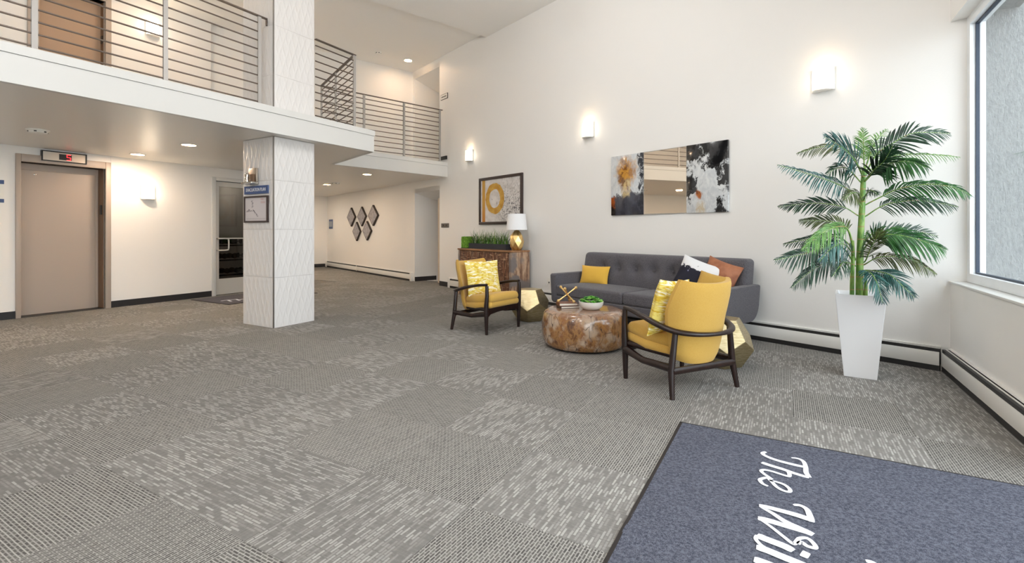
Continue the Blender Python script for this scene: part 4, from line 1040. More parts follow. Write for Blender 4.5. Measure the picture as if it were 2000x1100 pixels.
# ------------------------------------------------------------------ armchairs
def make_chair(label):
    ch = thing('armchair', label, 'armchair', (0,0,0), 0, 'mustard lounge armchairs')
    FX, FY, RX_, RY_ = 0.315, 0.27, 0.335, -0.285
    for sg in (-1, 1):
        m = MB(); m.tube([(sg*FX*0.985,FY,0),(sg*FX,FY,0.2),(sg*FX*1.01,FY,0.32),(sg*FX*1.0,FY+.01,0.46),(sg*FX*0.99,FY+.005,0.575)], [.0185,.026,.028,.024,.021], 8, flat=1.0, up=(0,1,0)); m.build('leg', WALNUT, ch, smooth=50)
        m = MB(); m.tube([(sg*RX_,RY_,0),(sg*(RX_-.02),RY_+.03,0.2),(sg*(RX_-.055),RY_+.025,0.475)], [.019,.027,.022], 8, up=(0,1,0)); m.build('leg', WALNUT, ch, smooth=50)
        m = MB(); m.tube([(sg*FX,FY-.01,0.245),(sg*(FX+.004),0.05,0.205),(sg*(RX_-.02),RY_+.03,0.215)], [.034,.026,.03], 8, flat=1.0); 
        m.build('side_stretcher', WALNUT, ch, smooth=50)
        m = MB(); m.tube([(sg*(FX-.02),FY-.01,0.295),(sg*(FX-.06),.04,0.285),(sg*(RX_-.13),RY_+.15,0.275)], [.024,.022,.022], 8); m.build('seat_rail', WALNUT, ch, smooth=50)
    m = MB(); m.tube([(-RX_+.02,RY_+.02,0.195),(RX_-.02,RY_+.02,0.195)], .022, 8, flat=1.2); m.build('rear_stretcher', WALNUT, ch, smooth=50)
    pr = [(-FX+.01,.30),(-FX+.01,.20),(-.25,.235),(-.12,.25),(0,.254),(.12,.25),(.25,.235),(FX-.01,.20),(FX-.01,.30),(.12,.318),(0,.322),(-.12,.318)]
    m = MB(); n = len(pr); m.add([(x,FY+.014,z) for x,z in pr]+[(x,FY-.018,z) for x,z in pr], [tuple(range(n)),tuple(range(2*n-1,n-1,-1))]+[(i,n+i,n+(i+1)%n,(i+1)%n) for i in range(n)]); m.build('front_apron', WALNUT, ch, smooth=30, fix=True)
    half = [(FX-.005,FY+.005,0.588),(FX+.012,0.16,0.578),(FX+.022,0.0,0.55),(FX+.014,-.14,0.515),(.285,-.26,0.486),(.20,-.345,0.474),(.10,-.387,0.47)]
    pts = [(-x,y,z) for x,y,z in half] + [(0,-.398,0.469)] + [(x,y,z) for x,y,z in reversed(half)]
    pth = smooth_path(pts, 6); L_ = len(pth)
    rad = [.022 + .008*(0.5-0.5*math.cos(4*math.pi*i/(L_-1))) for i in range(L_)]
    m = MB(); m.tube(pth, rad, 10, flat=0.72); m.build('arm_rail', WALNUT, ch, smooth=60)
    # seat pads
    def pad(o): return (o.x*(1-0.30*max(0,-o.y)/.27), o.y, o.z + 0.014*(1-(o.x/.28)**4)*(1-(o.y/.28)**4)*(1 if o.z > 0 else .3) - (0.012 if abs(o.x) < 10 else 0)*math.cos(o.x*5)*0)
    m = MB(); m.rbox(0.58, 0.50, 0.085, 0.04, (8,8,1), pad, M=RX(7)); m.build('seat_base', MUSTARD, ch, loc=(0,0.06,0.319), smooth=60)
    m = MB(); m.rbox(0.56, 0.50, 0.10, 0.048, (8,8,1), pad, M=RX(7)); m.build('seat_cushion', MUSTARD, ch, loc=(0,0.066,0.388), smooth=60)
    # winged back shell
    def hwid(t): 
        ks = [(0,.205),(.12,.235),(.3,.255),(.5,.276),(.68,.288),(.82,.282),(.93,.266),(1.0,.245)]
        for (a_, x_), (b_, y_) in zip(ks[:-1], ks[1:]):
            if t <= b_: k = (t-a_)/(b_-a_); k = k*k*(3-2*k); return x_ + (y_-x_)*k
        return ks[-1][1]
    def shell(u, t, off):
        s_ = u*2-1; w_ = hwid(t)
        x = w_*math.sin(s_*1.12)/math.sin(1.12)
        wrap = (0.10 + 0.06*math.exp(-((t-.62)/.3)**2))*(abs(s_)**2.2)
        z = 0.222 + 0.615*t + 0.028*(abs(s_)**2)*max(0,(t-.8)/.2) - 0.0*t + 0.035*(abs(s_)**3)*max(0,(.15-t)/.15)
        edge = (1-abs(s_)**6)*(1-max(0,(t-.94)/.06)**2*.7)*(1-max(0,(.06-t)/.06)**2*.7)
        y = -0.262 - 0.13*t + wrap + off*(0.35+0.65*edge)
        return (x, y, z)
    m = MB(); nu, nv_ = 24, 22
    m.grid(lambda u, v: shell(1-u, v, 0.075), nu, nv_); m.grid(lambda u, v: shell(u, v, -0.012), nu, nv_)
    b = [(i/nu,0) for i in range(nu)] + [(1,j/nv_) for j in range(nv_)] + [(1-i/nu,1) for i in range(nu)] + [(0,1-j/nv_) for j in range(nv_)]; k = len(b)
    m.add([shell(u,v,-0.012) for u,v in b]+[shell(u,v,0.075) for u,v in b], [(i,(i+1)%k,k+(i+1)%k,k+i) for i in range(k)])
    m.build('backrest', MUSTARD, ch, smooth=70)
    return ch
ch1 = make_chair('mustard wood framed armchair seen from behind, nearest the camera')
ch1.location = (1.340, 3.895, 0); ch1.rotation_euler = (0, 0, R(25.5))
ch2 = copy_tree(ch1); ch2['label'] = 'mustard wood framed armchair facing right in front of the sideboard'
ch2.location = (-0.321, 6.089, 0); ch2.rotation_euler = (0, 0, R(-128))
def on_chair(c, x, y, z): return c.matrix_basis @ Vector((x, y, z))
pillow('yellow patterned pillow standing on the far left armchair', on_chair(ch2, 0.0, -0.02, 0.41), (R(14), 0, R(-146)), 0.49, 0.45, 0.15, IKAT, 'patterned armchair pillows', 6)
pillow('yellow patterned pillow on the near armchair turned away', on_chair(ch1, -0.135, 0.03, 0.40), (R(12), R(4), R(25.5+18)), 0.46, 0.45, 0.15, IKAT, 'patterned armchair pillows', 7)

# ------------------------------------------------------------------ faceted gold stools
gold = Mat('champagne_metal', S(196, 180, 140), 0.36, 1.0); nz = gold.noise(18, gold.map(gold.co(), (1,1,8)), 4); gold.set('Base Color', gold.mix(gold.sstep(nz,.3,.7), S(180,162,122), S(212,198,160))); gold.set('Roughness', gold.math('MULTIPLY_ADD', nz, .25, .25)); GOLD = gold.m
def stool(label, loc, rz):
    ph = (1+5**.5)/2; bm = bmesh.new()
    vs_ = [Vector((x,y,z)) for x in (-1,1) for y in (-1,1) for z in (-1,1)]
    for a_ in (-1/ph, 1/ph):
        for b_ in (-ph, ph): vs_ += [Vector((0,a_,b_)), Vector((a_,b_,0)), Vector((b_,0,a_))]
    for v_ in vs_: bm.verts.new(v_)
    r = bmesh.ops.convex_hull(bm, input=bm.verts)
    bmesh.ops.dissolve_limit(bm, angle_limit=0.02, verts=bm.verts, edges=bm.edges)
    nrm = bm.faces[:]
    f0 = max(nrm, key=lambda f: f.normal.z).normal.copy()
    q = f0.rotation_difference(Vector((0,0,1))).to_matrix().to_4x4(); bmesh.ops.transform(bm, matrix=q, verts=bm.verts)
    zm = max(v_.co.z for v_ in bm.verts); s_ = 0.215/zm
    bmesh.ops.transform(bm, matrix=Matrix.Translation((0,0,0.215)) @ Matrix.Scale(s_,4), verts=bm.verts)
    top = max(bm.verts, key=lambda v_: v_.co.z); k = math.atan2(top.co.y, top.co.x)
    bmesh.ops.transform(bm, matrix=Matrix.Rotation(-k,4,'Z'), verts=bm.verts)
    bmesh.ops.recalc_face_normals(bm, faces=bm.faces)
    bmesh.ops.bevel(bm, geom=bm.edges[:], offset=0.003, segments=1, affect='EDGES')
    me = bpy.data.meshes.new('faceted_stool'); bm.to_mesh(me); bm.free(); me.materials.append(GOLD)
    o = bpy.data.objects.new('faceted_stool', me); COL.objects.link(o); o.location = loc; o.rotation_euler = (0,0,rz)
    tag(o, label, 'stool', 'faceted metal stools'); return o
stool('gold faceted stool between the left armchair and sofa', (0.245, 6.62, 0), R(8))
stool('gold faceted stool tucked behind the near armchair on the right', (1.92, 4.41, 0), R(3))

# ------------------------------------------------------------------ drum coffee table
cm = Mat('petrified_wood_resin', None, 0.14); cm.set('Coat Weight', 0.5); cm.set('Coat Roughness', 0.06)
p_ = cm.co(); v1 = cm.map(p_, (1,1,.55)); n1 = cm.noise(9.5, v1, 8, .72, .35); n2 = cm.noise(22, v1, 8, .72, .5); n3 = cm.noise(6, cm.map(p_, loc=(4,2,1)), 5)
c = cm.ramp(n1, [(.30, S(58,36,28)), (.42, S(112,74,46)), (.50, S(154,112,66)), (.57, S(128,84,52)), (.65, S(172,144,114)), (.78, S(104,78,70))])
c = cm.mix(cm.sstep(n2, .56, .66), c, S(46,28,26)); c = cm.mix(cm.math('MULTIPLY', cm.sstep(n3, .5, .66), .55), c, S(196,178,158))
q_ = cm.sep(p_); topm = cm.sstep(q_[2], .33, .385); c = cm.mix(cm.math('MULTIPLY', topm, .55), c, cm.mix(cm.sstep(n2,.4,.6), S(126,92,78), S(156,128,112)))
wp = cm.node('ShaderNodeVectorMath', operation='MULTIPLY_ADD'); cm.put(wp.inputs[0], cm.noise(7, v1, 4, out=1)); wp.inputs[1].default_value = (.12,.12,.12); cm.put(wp.inputs[2], v1)
ck = cm.vor(6.5, wp.outputs[0], 'DISTANCE_TO_EDGE'); c = cm.mix(cm.math('MULTIPLY', cm.sstep(ck, .020, .004), cm.math('MULTIPLY', cm.sstep(n3, .47, .6), .8)), c, S(40,24,22))
cm.set('Base Color', c); cm.set('Roughness', cm.math('MULTIPLY_ADD', n2, .25, .06)); cm.bump(n2, .12, .006)
ct = thing('coffee_table', 'low round drum coffee table in mottled brown burl', 'table', (0.775, 5.17, 0), 0)
prof = [(0.0,0.0),(.36,0.0),(.375,.012),(.38,.03)] 
MB().lathe([(0,0),(.365,0),(.37,.012),(.37,.02)], 64).build('plinth', BLACK, ct)
rim = [(.385,.012),(.42,.03),(.445,.08),(.455,.15),(.455,.23),(.449,.29),(.437,.34),(.418,.368),(.392,.386),(.36,.394),(.30,.397),(.15,.398),(0,.398)]
MB().lathe([(0.0,.02)]+rim, 72).build('drum', cm.m, ct, smooth=60)
TT = 0.398
# books
def book(label, x, y, z, w, d, h, rz, cover):
    b = thing('book', label, 'book', (x, y, z), rz, 'books on the coffee table')
    m = MB(); m.box(-w/2,w/2,-d/2,d/2,0,.004); m.box(-w/2,w/2,-d/2,d/2,h-.004,h); m.box(-w/2,-w/2+.004,-d/2,d/2,.004,h-.004); m.build('cover', cover, b, smooth=0)
    MB().box(-w/2+.004,w/2-.005,-d/2+.005,d/2-.005,.004,h-.004).build('pages', plain('book_pages', S(226,216,200), .8), b, smooth=0)
bp = atd(1109, 598, 5.22)
book('white edged book at the bottom of the small stack', bp.x+.0, bp.y, TT, 0.21, 0.16, 0.024, R(14), plain('book_cover_dark', S(64,48,44), .5))
book('brown covered book on top of the stack under jack ornament', bp.x-.01, bp.y+.01, TT+.0245, 0.20, 0.15, 0.03, R(8), plain('book_cover_brown', S(112,62,34), .45))
# jack ornament
BRASS = plain('polished_brass', S(236,200,136), 0.3, 1.0)
jk = thing('jack_ornament', 'gold toy jack ornament standing on the two books', 'ornament', (bp.x-.005, bp.y+.01, TT+.0548), 0)
L_ = 0.12
M_ = RZ(24) @ Matrix.Rotation(math.acos(1/math.sqrt(3)), 4, Vector((1,-1,0)).normalized())
axs = [M_ @ Vector(d) for d in ((1,0,0),(0,1,0),(0,0,1))]
# three rods resting on three ends
low = min(min(a_.z, -a_.z) for a_ in axs)*L_
for k, a_ in enumerate(axs):
    m = MB(); m.tube([a_*-L_, a_*-.03, a_*.03, a_*L_], [.0105,.0068,.0068,.0105], 10); ro_ = m.build('rod', BRASS, jk, loc=(0,0,-low+.0155))
    for sg in (-1,1):
        m = MB(); m.lathe([(0,-.0175),(.010,-.0143),(.0165,-.006),(.0165,.006),(.010,.0143),(0,.0175)], 14, Matrix.Translation(a_*L_*sg)); m.build('knob', BRASS, ro_)
# succulent bowl
sb = thing('succulent_bowl', 'white bowl of green succulents on the coffee table', 'plant', (0.835, 5.09, TT), 0)
MB().lathe([(0,0),(.075,0),(.09,.006),(.115,.03),(.127,.062),(.13,.085),(.124,.085),(.118,.062),(.105,.045),(0,.045)], 48).build('bowl', plain('white_ceramic', S(232,230,224), .25), sb)
MB().lathe([(0,.07),(.12,.07)], 32).build('soil', plain('dark_moss', S(52,78,30), .9), sb)
greens = [Mat('succulent_green', S(96,168,56), .5).m, Mat('succulent_green_dark', S(58,128,44), .5).m, Mat('succulent_green_pale', S(140,192,90), .5).m]
rr = random.Random(11); k = 0
spots = [(0,0)] + [(.05*math.cos(a_), .05*math.sin(a_)) for a_ in [i*1.047 for i in range(6)]] + [(.098*math.cos(a_+.2), .098*math.sin(a_+.2)) for a_ in [i*.571 for i in range(11)]]
for (x, y) in spots:
    m = MB(); s_ = rr.uniform(.034, .042); ht = .135 - 4.2*(x*x+y*y)
    for ring in range(3):
        nl = 7 - ring*1
        for j in range(nl):
            a_ = 2*math.pi*j/nl + ring*.4; el = 0.25 + ring*.45; ln = s_*(1-.2*ring)
            d = Vector((math.cos(a_)*math.cos(el), math.sin(a_)*math.cos(el), math.sin(el))); sd = Vector((-math.sin(a_), math.cos(a_), 0)); up_ = d.cross(sd)*-1
            m.add([(0,0,0), tuple(d*ln*.6+sd*ln*.3), tuple(d*ln), tuple(d*ln*.6-sd*ln*.3), tuple(d*ln*.55+up_*ln*-.18)], [(0,1,4),(1,2,4),(2,3,4),(3,0,4),(0,3,2,1)])
    m.build('rosette', greens[k % 3], sb, loc=(x, y, max(.07, ht-.012)), rot=(y*3, -x*3, rr.uniform(0,6)), smooth=30); k += 1

# ------------------------------------------------------------------ sideboard and what stands on it
cr = thing('sideboard', 'rustic carved wood sideboard under the framed painting', 'sideboard', CORNER + A*(-5.45) - N*0.075, ROT_ART)
cv = Mat('carved_wood', None, 0.6); p_ = cv.co(); gr = cv.noise(9, cv.map(p_, (3.5,3.5,.5)), 6, .68); l1 = cv.noise(55, cv.map(p_, (1,1,.14)), 3); l2 = cv.noise(55, cv.map(p_, (.14,.14,1)), 3); ca = cv.math('MAXIMUM', l1, l2); sp = cv.noise(60, p_, 3)
c = cv.ramp(gr, [(.3, S(44,24,16)), (.48, S(88,52,32)), (.62, S(130,84,56)), (.78, S(72,44,30))]); c = cv.mix(cv.math('MULTIPLY', cv.sstep(cv.math('MAXIMUM', l1, l2), .58, .66), .75), c, S(186,150,116)); c = cv.mix(cv.sstep(sp, .66, .72), c, S(52,30,20))
cv.set('Base Color', c); cv.bump(ca, .8, .02); CARVED = cv.m
wd = Mat('weathered_slab', None, 0.5); p_ = wd.co(); gr = wd.noise(5, wd.map(p_, (3,3,.55)), 7, .66, .5); g2 = wd.noise(3, wd.map(p_, loc=(3,1,2)), 3)
c = wd.ramp(gr, [(.3, S(84,54,40)), (.45, S(138,104,82)), (.56, S(196,164,134)), (.7, S(150,122,108)), (.82, S(110,78,60))]); c = wd.mix(wd.sstep(g2,.5,.62), c, S(122,112,108)); wd.set('Base Color', c); wd.bump(gr, .25, .01); SLAB = wd.m
tp = Mat('sideboard_top_wood', None, 0.4); gr = tp.noise(6, tp.map(tp.co(), (.6,5,5)), 5, .6); tp.set('Base Color', tp.ramp(gr, [(.3, S(120,80,52)), (.6, S(172,126,86)), (.8, S(140,96,64))])); TOPW = tp.m
CL, CD, CH_ = 1.64, 0.41, 0.893
m = MB(); m.extrude_x([(-CD-.012,CH_-.03),(-CD-.012,CH_),(0,CH_),(0,CH_-.03)], -CL-.01, .004); m.build('top', TOPW, cr, smooth=20, fix=True, bev=.003)
def live(o): return (o.x, o.y + (0.012*noise.noise(Vector((0, 3, o.z*5))) if o.y < 0 else 0), o.z)
m = MB(); m.rbox(.07, CD, CH_-.031, .008, (2,4,14), live); m.build('end_slab', SLAB, cr, loc=(-.035,-CD/2,(CH_-.031)/2), smooth=40)
m = MB(); m.rbox(.05, CD, CH_-.031, .006, (1,3,10), live); m.build('end_slab', SLAB, cr, loc=(-CL+.025,-CD/2,(CH_-.031)/2), smooth=40)
MB().box(-CL+.05,-.07,-CD+.03,-.005,.06,CH_-.031).build('carcass', TAUPE_DARK, cr, smooth=0)
nd = 4; dw = (CL-.12)/nd
for k in range(nd):
    xa = -CL+.05+dw*k+.004; xb = xa+dw-.008
    d_ = MB().box(xa, xb, -CD+.002, -CD+.03, .08, CH_-.04).build('door', CARVED, cr, smooth=30, bev=.004)
    if k in (0,2): pass
MB().box(-CL+.05,-.07,-CD+.05,-.02,0,.06).build('plinth', BLACK, cr, smooth=0)
ST = CH_
def on_side(x, y, z=0.0): return cr.matrix_basis @ Vector((x, y, ST + z))
# moss box
mo = Mat('preserved_moss', None, 0.95); n1 = mo.noise(34, None, 5, .7); mo.set('Base Color', mo.ramp(n1, [(.3, S(58,96,24)), (.5, S(106,158,44)), (.7, S(150,196,70))])); mo.bump(n1, 1.0, .03)
mx = thing('moss_block', 'square block of bright green moss on left end of sideboard', 'plant', on_side(-1.535, -.27), ROT_ART+R(10))
MB().rbox(.17,.17,.225,.012,(8,8,8), lambda o: tuple(o + Vector((1,1,1))*0.007*noise.noise(o*38))).build('moss', mo.m, mx, loc=(0,0,.1125), smooth=60)
MB().box(-.088,.088,-.088,.088,0,.012).build('tray', BLACK, mx, smooth=0)
# grass trough
tr = thing('grass_trough', 'long black trough of spiky grasses on the sideboard', 'plant', on_side(-.86, -.24), ROT_ART)
TL = 1.14
m = MB(); m.box(-TL/2,TL/2,-.065,.065,0,.012); m.box(-TL/2,TL/2,-.065,-.055,.012,.10); m.box(-TL/2,TL/2,.055,.065,.012,.10); m.box(-TL/2,-TL/2+.01,-.055,.055,.012,.10); m.box(TL/2-.01,TL/2,-.055,.055,.012,.10)
m.build('trough', plain('slate_planter', S(44,46,54), .6), tr, smooth=0)
MB().box(-TL/2+.01,TL/2-.01,-.055,.055,.012,.085).build('soil', plain('soil', S(44,34,26), .95), tr, smooth=0)
GR = [Mat('grass_green', S(74,124,36), .55).m, Mat('grass_green_light', S(128,170,66), .55).m, Mat('grass_green_grey', S(96,100,62), .6).m, Mat('grass_green_dark', S(40,84,30), .55).m]
rr = random.Random(5)
for tt in range(11):
    m = MB(); cx_ = -TL/2+.06+(TL-.12)*tt/10
    for j in range(34):
        m.cur = rr.choice([0,0,0,1,1,2,3,3]); a_ = rr.uniform(0, 6.28); ln = rr.uniform(.17,.33); lean = rr.uniform(.1,1.25); wdt = rr.uniform(.003,.0055)
        d = Vector((math.cos(a_), math.sin(a_)*.7, 0)); p = Vector((rr.uniform(-.03,.03), rr.uniform(-.03,.03), 0)); sd = Vector((-d.y, d.x, 0)).normalized()
        vs_ = []
        for q in range(5):
            t = q/4; ang = lean*t*1.35; pp = p + d*(ln*math.sin(ang)*t*.8) + Z*(ln*t*math.cos(ang*.75)); w_ = wdt*(1-t**1.5)+.0004
            vs_ += [pp - sd*w_, pp + sd*w_]
        m.add(vs_, [(2*q,2*q+1,2*q+3,2*q+2) for q in range(4)])
    m.build('grass_tuft', GR, tr, loc=(cx_, 0, .08), smooth=60)['kind'] = 'stuff'
# table lamp
lp = thing('table_lamp', 'faceted gold table lamp with white drum shade on sideboard', 'lamp', on_side(-.115, -.2), ROT_ART)
bm = bmesh.new(); rr = random.Random(3); prof = [(.075,0),(.112,.06),(.126,.15),(.106,.25),(.06,.32),(.035,.345)]
n = 7
for j, (r_, z_) in enumerate(prof):
    for k in range(n): a_ = 2*math.pi*(k+.5*(j%2))/n; bm.verts.new((r_*math.cos(a_), r_*math.sin(a_), z_))
bmesh.ops.convex_hull(bm, input=bm.verts); bmesh.ops.recalc_face_normals(bm, faces=bm.faces)
me = bpy.data.meshes.new('base'); bm.to_mesh(me); bm.free(); me.materials.append(plain('gold_leaf', S(240,206,140), .3, 1.0)); o = bpy.data.objects.new('base', me); COL.objects.link(o); o.parent = lp
MB().lathe([(.008,.33),(.008,.42)], 10).build('stem', BRASS, lp)
shd = Mat('lamp_shade_linen', S(244,244,246), .85); shd.set('Transmission Weight', 0.0); shd.set('Subsurface Weight', 0.0)
m = MB(); m.lathe([(.183,.352),(.155,.628)], 40); m.v, m.f = m.v, [f for f in m.f if len(f) == 4]; m.mi = [0]*len(m.f)
m.build('shade', shd.m, lp, smooth=60)
m = MB(); m.lathe([(.154,.628),(.0,.629)], 40); m.build('diffuser', shd.m, lp)

# ------------------------------------------------------------------ potted palm
pcn = Vector((2.955, 4.095, 0)); PROT = R(-35.2)
pp = thing('potted_palm', 'tall green palm in white tapered planter by the window', 'plant', pcn, PROT)
def frus(b, t, z0, z1): return [(-b,-b,z0),(b,-b,z0),(b,b,z0),(-b,b,z0),(-t,-t,z1),(t,-t,z1),(t,t,z1),(-t,t,z1)]
m = MB(); hb_, ht_ = .1125, .172
m.add(frus(hb_, ht_, 0, .695) , [(0,3,2,1),(0,1,5,4),(1,2,6,5),(2,3,7,6),(3,0,4,7)])
m.add(frus(ht_-.05, ht_-.014, .60, .695), [(0,3,2,1),(0,4,5,1),(1,5,6,2),(2,6,7,3),(3,7,4,0)])
q = frus(ht_, ht_-.014, .695, .695); m.add(q[:4]+q[4:], [(0,1,5,4),(1,2,6,5),(2,3,7,6),(3,0,4,7)])
m.build('planter', plain('white_gloss_planter', S(238,238,240), .28), pp, smooth=0, bev=.004)
MB().box(-.14,.14,-.14,.14,.63,.655).build('soil', plain('soil_moss', S(62,50,36), .95), pp, smooth=0)
stm = Mat('palm_stem', None, .45); q_ = stm.sep(stm.co()); nz = stm.noise(9, stm.map(stm.co(), (4,4,1)), 3); rg = stm.math('FRACT', stm.math('MULTIPLY', q_[2], 9.5))
c = stm.mix(stm.sstep(nz, .35, .65), S(72,118,40), S(134,164,78)); c = stm.mix(stm.sstep(rg, .90, .97), c, S(150,120,72)); stm.set('Base Color', c); STEM = stm.m
inv = pp.matrix_basis.inverted()
def P3D(px, py, dz): return inv @ atd(px, py, 4.06 + dz)
def stem(pts, r0, r1, nm='stem'):
    pth = smooth_path([P3D(*p) for p in pts], 5); n = len(pth)
    MB().tube(pth, [r0+(r1-r0)*i/(n-1) for i in range(n)], 12).build(nm, STEM, pp, smooth=60)
stem([(1678.5,590,0.0),(1679,520,0),(1681,460,0),(1684,400,0),(1686,355,0.0),(1688,330,0)], .030, .017)
stem([(1664,590,-.02),(1664.5,540,-.02),(1666,500,-.02),(1665,470,-.02)], .018, .012)
stem([(1690,590,-.03),(1691,560,-.03),(1690,530,-.02)], .017, .010)
FG = []
for nm, c1, c2, rgh in (('dark', S(12,42,24), S(28,66,38), .42), ('mid', S(24,72,30), S(50,104,44), .42), ('lime', S(58,104,38), S(96,138,60), .45), ('olive', S(56,66,32), S(88,96,50), .5), ('teal', S(24,62,58), S(52,98,92), .36)):
    mt = Mat('palm_leaf_' + nm, None, rgh); nz = mt.noise(16, None, 3); mt.set('Base Color', mt.mix(mt.sstep(nz, .35, .65), c1, c2)); FG.append(mt.m)
def frond(pts, leaf, kind, seed, n=30, droop=.35, start=.22, ang=55, side=(1,1)):
    x0_, y0_, z0_ = pts[0]
    main = 1679 + (1688-1679)*min(1, max(0, (520-y0_)/190.0))
    cx_ = main if (abs(x0_-main) <= abs(x0_-1665) or y0_ < 462) else 1665
    pts = [(cx_, y0_+5, -.02 if cx_ == 1665 else 0.0)] + ([pts[0]] if abs(x0_-cx_) > 4 else []) + list(pts[1:])
    rr = random.Random(seed); path = smooth_path([P3D(*p) for p in pts], 10); N_ = len(path)
    cum = [0.0]
    for a_, b_ in zip(path[:-1], path[1:]): cum.append(cum[-1] + (b_-a_).length)
    L = cum[-1]
    def at(t):
        s_ = t*L; i = 0
        while i < N_-2 and cum[i+1] < s_: i += 1
        k = (s_-cum[i])/max(1e-6, cum[i+1]-cum[i]); return path[i].lerp(path[i+1], k), (path[i+1]-path[i]).normalized()
    o = MB(); o.cur = 0
    o.tube(path, [.0065*(1-.8*i/(N_-1)) for i in range(N_)], 6)
    leafm = leaf*4.06/F
    # blade plane leans so that the frond opens towards the room
    view = (inv.to_3x3() @ Vector((-.25,-.9,.35))).normalized()
    for j in range(n):
        t = start + (1-start)*(j+.5)/n
        p, d = at(t); sd = d.cross(view); sd = sd.normalized() if sd.length > .05 else d.cross(Z).normalized()
        nrm = sd.cross(d).normalized()
        env = math.sin(math.pi*min(1, .12+.88*(t-start)/(1-start))**.8)**.55*(1.0-.25*t)
        for sg in (-1, 1):
            if not side[(sg+1)//2] and rr.random() < .75: continue
            l_ = leafm*env*rr.uniform(.82,1.12)*1.22; al = R(ang*(1-.55*t) + rr.uniform(-7,7))
            dirv = (d*math.cos(al) + sd*sg*math.sin(al) + nrm*rr.uniform(-.12,.22)).normalized()
            wv_ = dirv.cross(nrm).normalized(); w0 = l_*.034 + .0014
            vs_ = []; 
            for q in range(5):
                u = q/4; pt = p + dirv*l_*u + Vector((0,0,-1))*l_*droop*u*u
                ww_ = w0*(math.sin(math.pi*(.12+.80*u))**.8) if q < 4 else .0004
                fold = nrm*ww_*.55
                vs_ += [pt - wv_*ww_ + fold, pt, pt + wv_*ww_ + fold]
            o.cur = 1
            o.add(vs_, [f for q in range(4) for f in ((3*q,3*q+1,3*q+4,3*q+3),(3*q+1,3*q+2,3*q+5,3*q+4))])
    ob = o.build('frond', [STEM, FG[kind]], pp, smooth=60)
    return ob
fr_list = [
 # points (px, py, depth offset), leaflet length px, material, leaflets
 ([(1684,345,0),(1672,318,-.12),(1652,294,-.25),(1632,280,-.34),(1610,268,-.42)], 52, 4, 36, .2),
 ([(1684,345,0),(1668,308,.06),(1645,288,.12),(1604,287,.2),(1556,300,.24)], 25, 3, 30, .5),
 ([(1681,405,0),(1664,376,-.08),(1627,356,-.2),(1573,338,-.3),(1518,322,-.36)], 32, 4, 42, .45),
 ([(1674,420,0),(1645,404,.0),(1591,397,.06),(1520,404,.1)], 28, 0, 38, .25),
 ([(1680,355,0),(1656,330,-.1),(1634,329,-.2),(1615,341,-.25)], 34, 0, 22, .4),
 ([(1686,330,0),(1687,295,.1),(1686,268,.2),(1686,250,.24)], 32, 2, 24, .2),
 ([(1687,330,0),(1706,285,.1),(1722,262,.2),(1734,252,.26)], 30, 2, 20, .3),
 ([(1688,340,0),(1712,302,-.05),(1740,282,-.1),(1785,260,-.16),(1855,261,-.2)], 40, 0, 32, .28),
 ([(1690,352,0),(1704,335,-.15),(1727,314,-.28),(1744,284,-.36)], 42, 0, 28, .25),
 ([(1690,352,0),(1715,330,-.15),(1744,318,-.3),(1775,316,-.42),(1811,327,-.5)], 42, 1, 34, .55),
 ([(1689,340,0),(1725,312,.05),(1765,302,.02),(1820,302,-.06),(1876,307,-.14)], 20, 2, 28, .75),
 ([(1691,400,0),(1722,384,-.06),(1755,369,-.14),(1812,360,-.26),(1862,366,-.36),(1897,383,-.42)], 32, 1, 40, .5),
 ([(1693,421,0),(1718,405,-.05),(1745,396,-.1),(1800,392,-.18),(1871,404,-.26)], 28, 0, 38, .45),
 ([(1686,390,0),(1676,378,-.1),(1662,378,-.2),(1648,392,-.28)], 26, 3, 22, .5),
 ([(1687,390,0),(1694,376,-.12),(1702,372,-.2),(1714,380,-.26)], 22, 0, 20, .4),
 # lower crown
 ([(1665,470,0),(1657,450,.0),(1640,437,.05),(1605,431,.1),(1561,432,.14)], 26, 3, 34, .25),
 ([(1665,478,0),(1655,448,-.1),(1635,443,-.2),(1605,456,-.3),(1566,488,-.38)], 32, 2, 38, .55),
 ([(1668,505,0),(1645,484,-.1),(1608,482,-.2),(1570,496,-.28),(1514,508,-.34)], 42, 0, 38, .35),
 ([(1665,535,0),(1652,514,-.05),(1624,510,-.1),(1586,528,-.14),(1546,562,-.18)], 30, 0, 34, .45),
 ([(1670,505,0),(1650,478,-.15),(1625,484,-.26),(1600,512,-.34)], 32, 4, 30, .5),
 ([(1662,480,0),(1640,464,.08),(1600,464,.16),(1530,477,.22)], 24, 0, 28, .4),
 ([(1690,510,0),(1700,486,-.12),(1711,466,-.22),(1723,448,-.28)], 32, 3, 30, .15),
 ([(1684,492,0),(1706,464,-.1),(1738,458,-.2),(1787,466,-.3),(1846,487,-.38)], 40, 1, 42, .5),
 ([(1684,480,0),(1706,455,.05),(1745,452,.1),(1790,452,.1),(1830,462,.06)], 34, 0, 34, .1),
 ([(1690,516,0),(1712,504,-.1),(1742,501,-.18),(1782,508,-.26),(1828,535,-.34)], 24, 3, 36, .6),
 ([(1684,528,0),(1701,534,-.2),(1714,556,-.3),(1724,592,-.36)], 30, 4, 32, .35),
 ([(1690,528,0),(1712,530,-.15),(1740,538,-.26),(1764,560,-.34),(1786,581,-.4)], 32, 4, 32, .35),
 ([(1682,500,0),(1686,478,-.2),(1690,462,-.3),(1694,450,-.36)], 26, 1, 22, .25),
 ([(1672,520,0),(1650,512,-.1),(1640,520,-.2),(1626,540,-.26)], 26, 0, 22, .5),
]
for k, (pts, lf, kd, n, dr) in enumerate(fr_list): frond(pts, lf, kd, 100+k, n, dr)

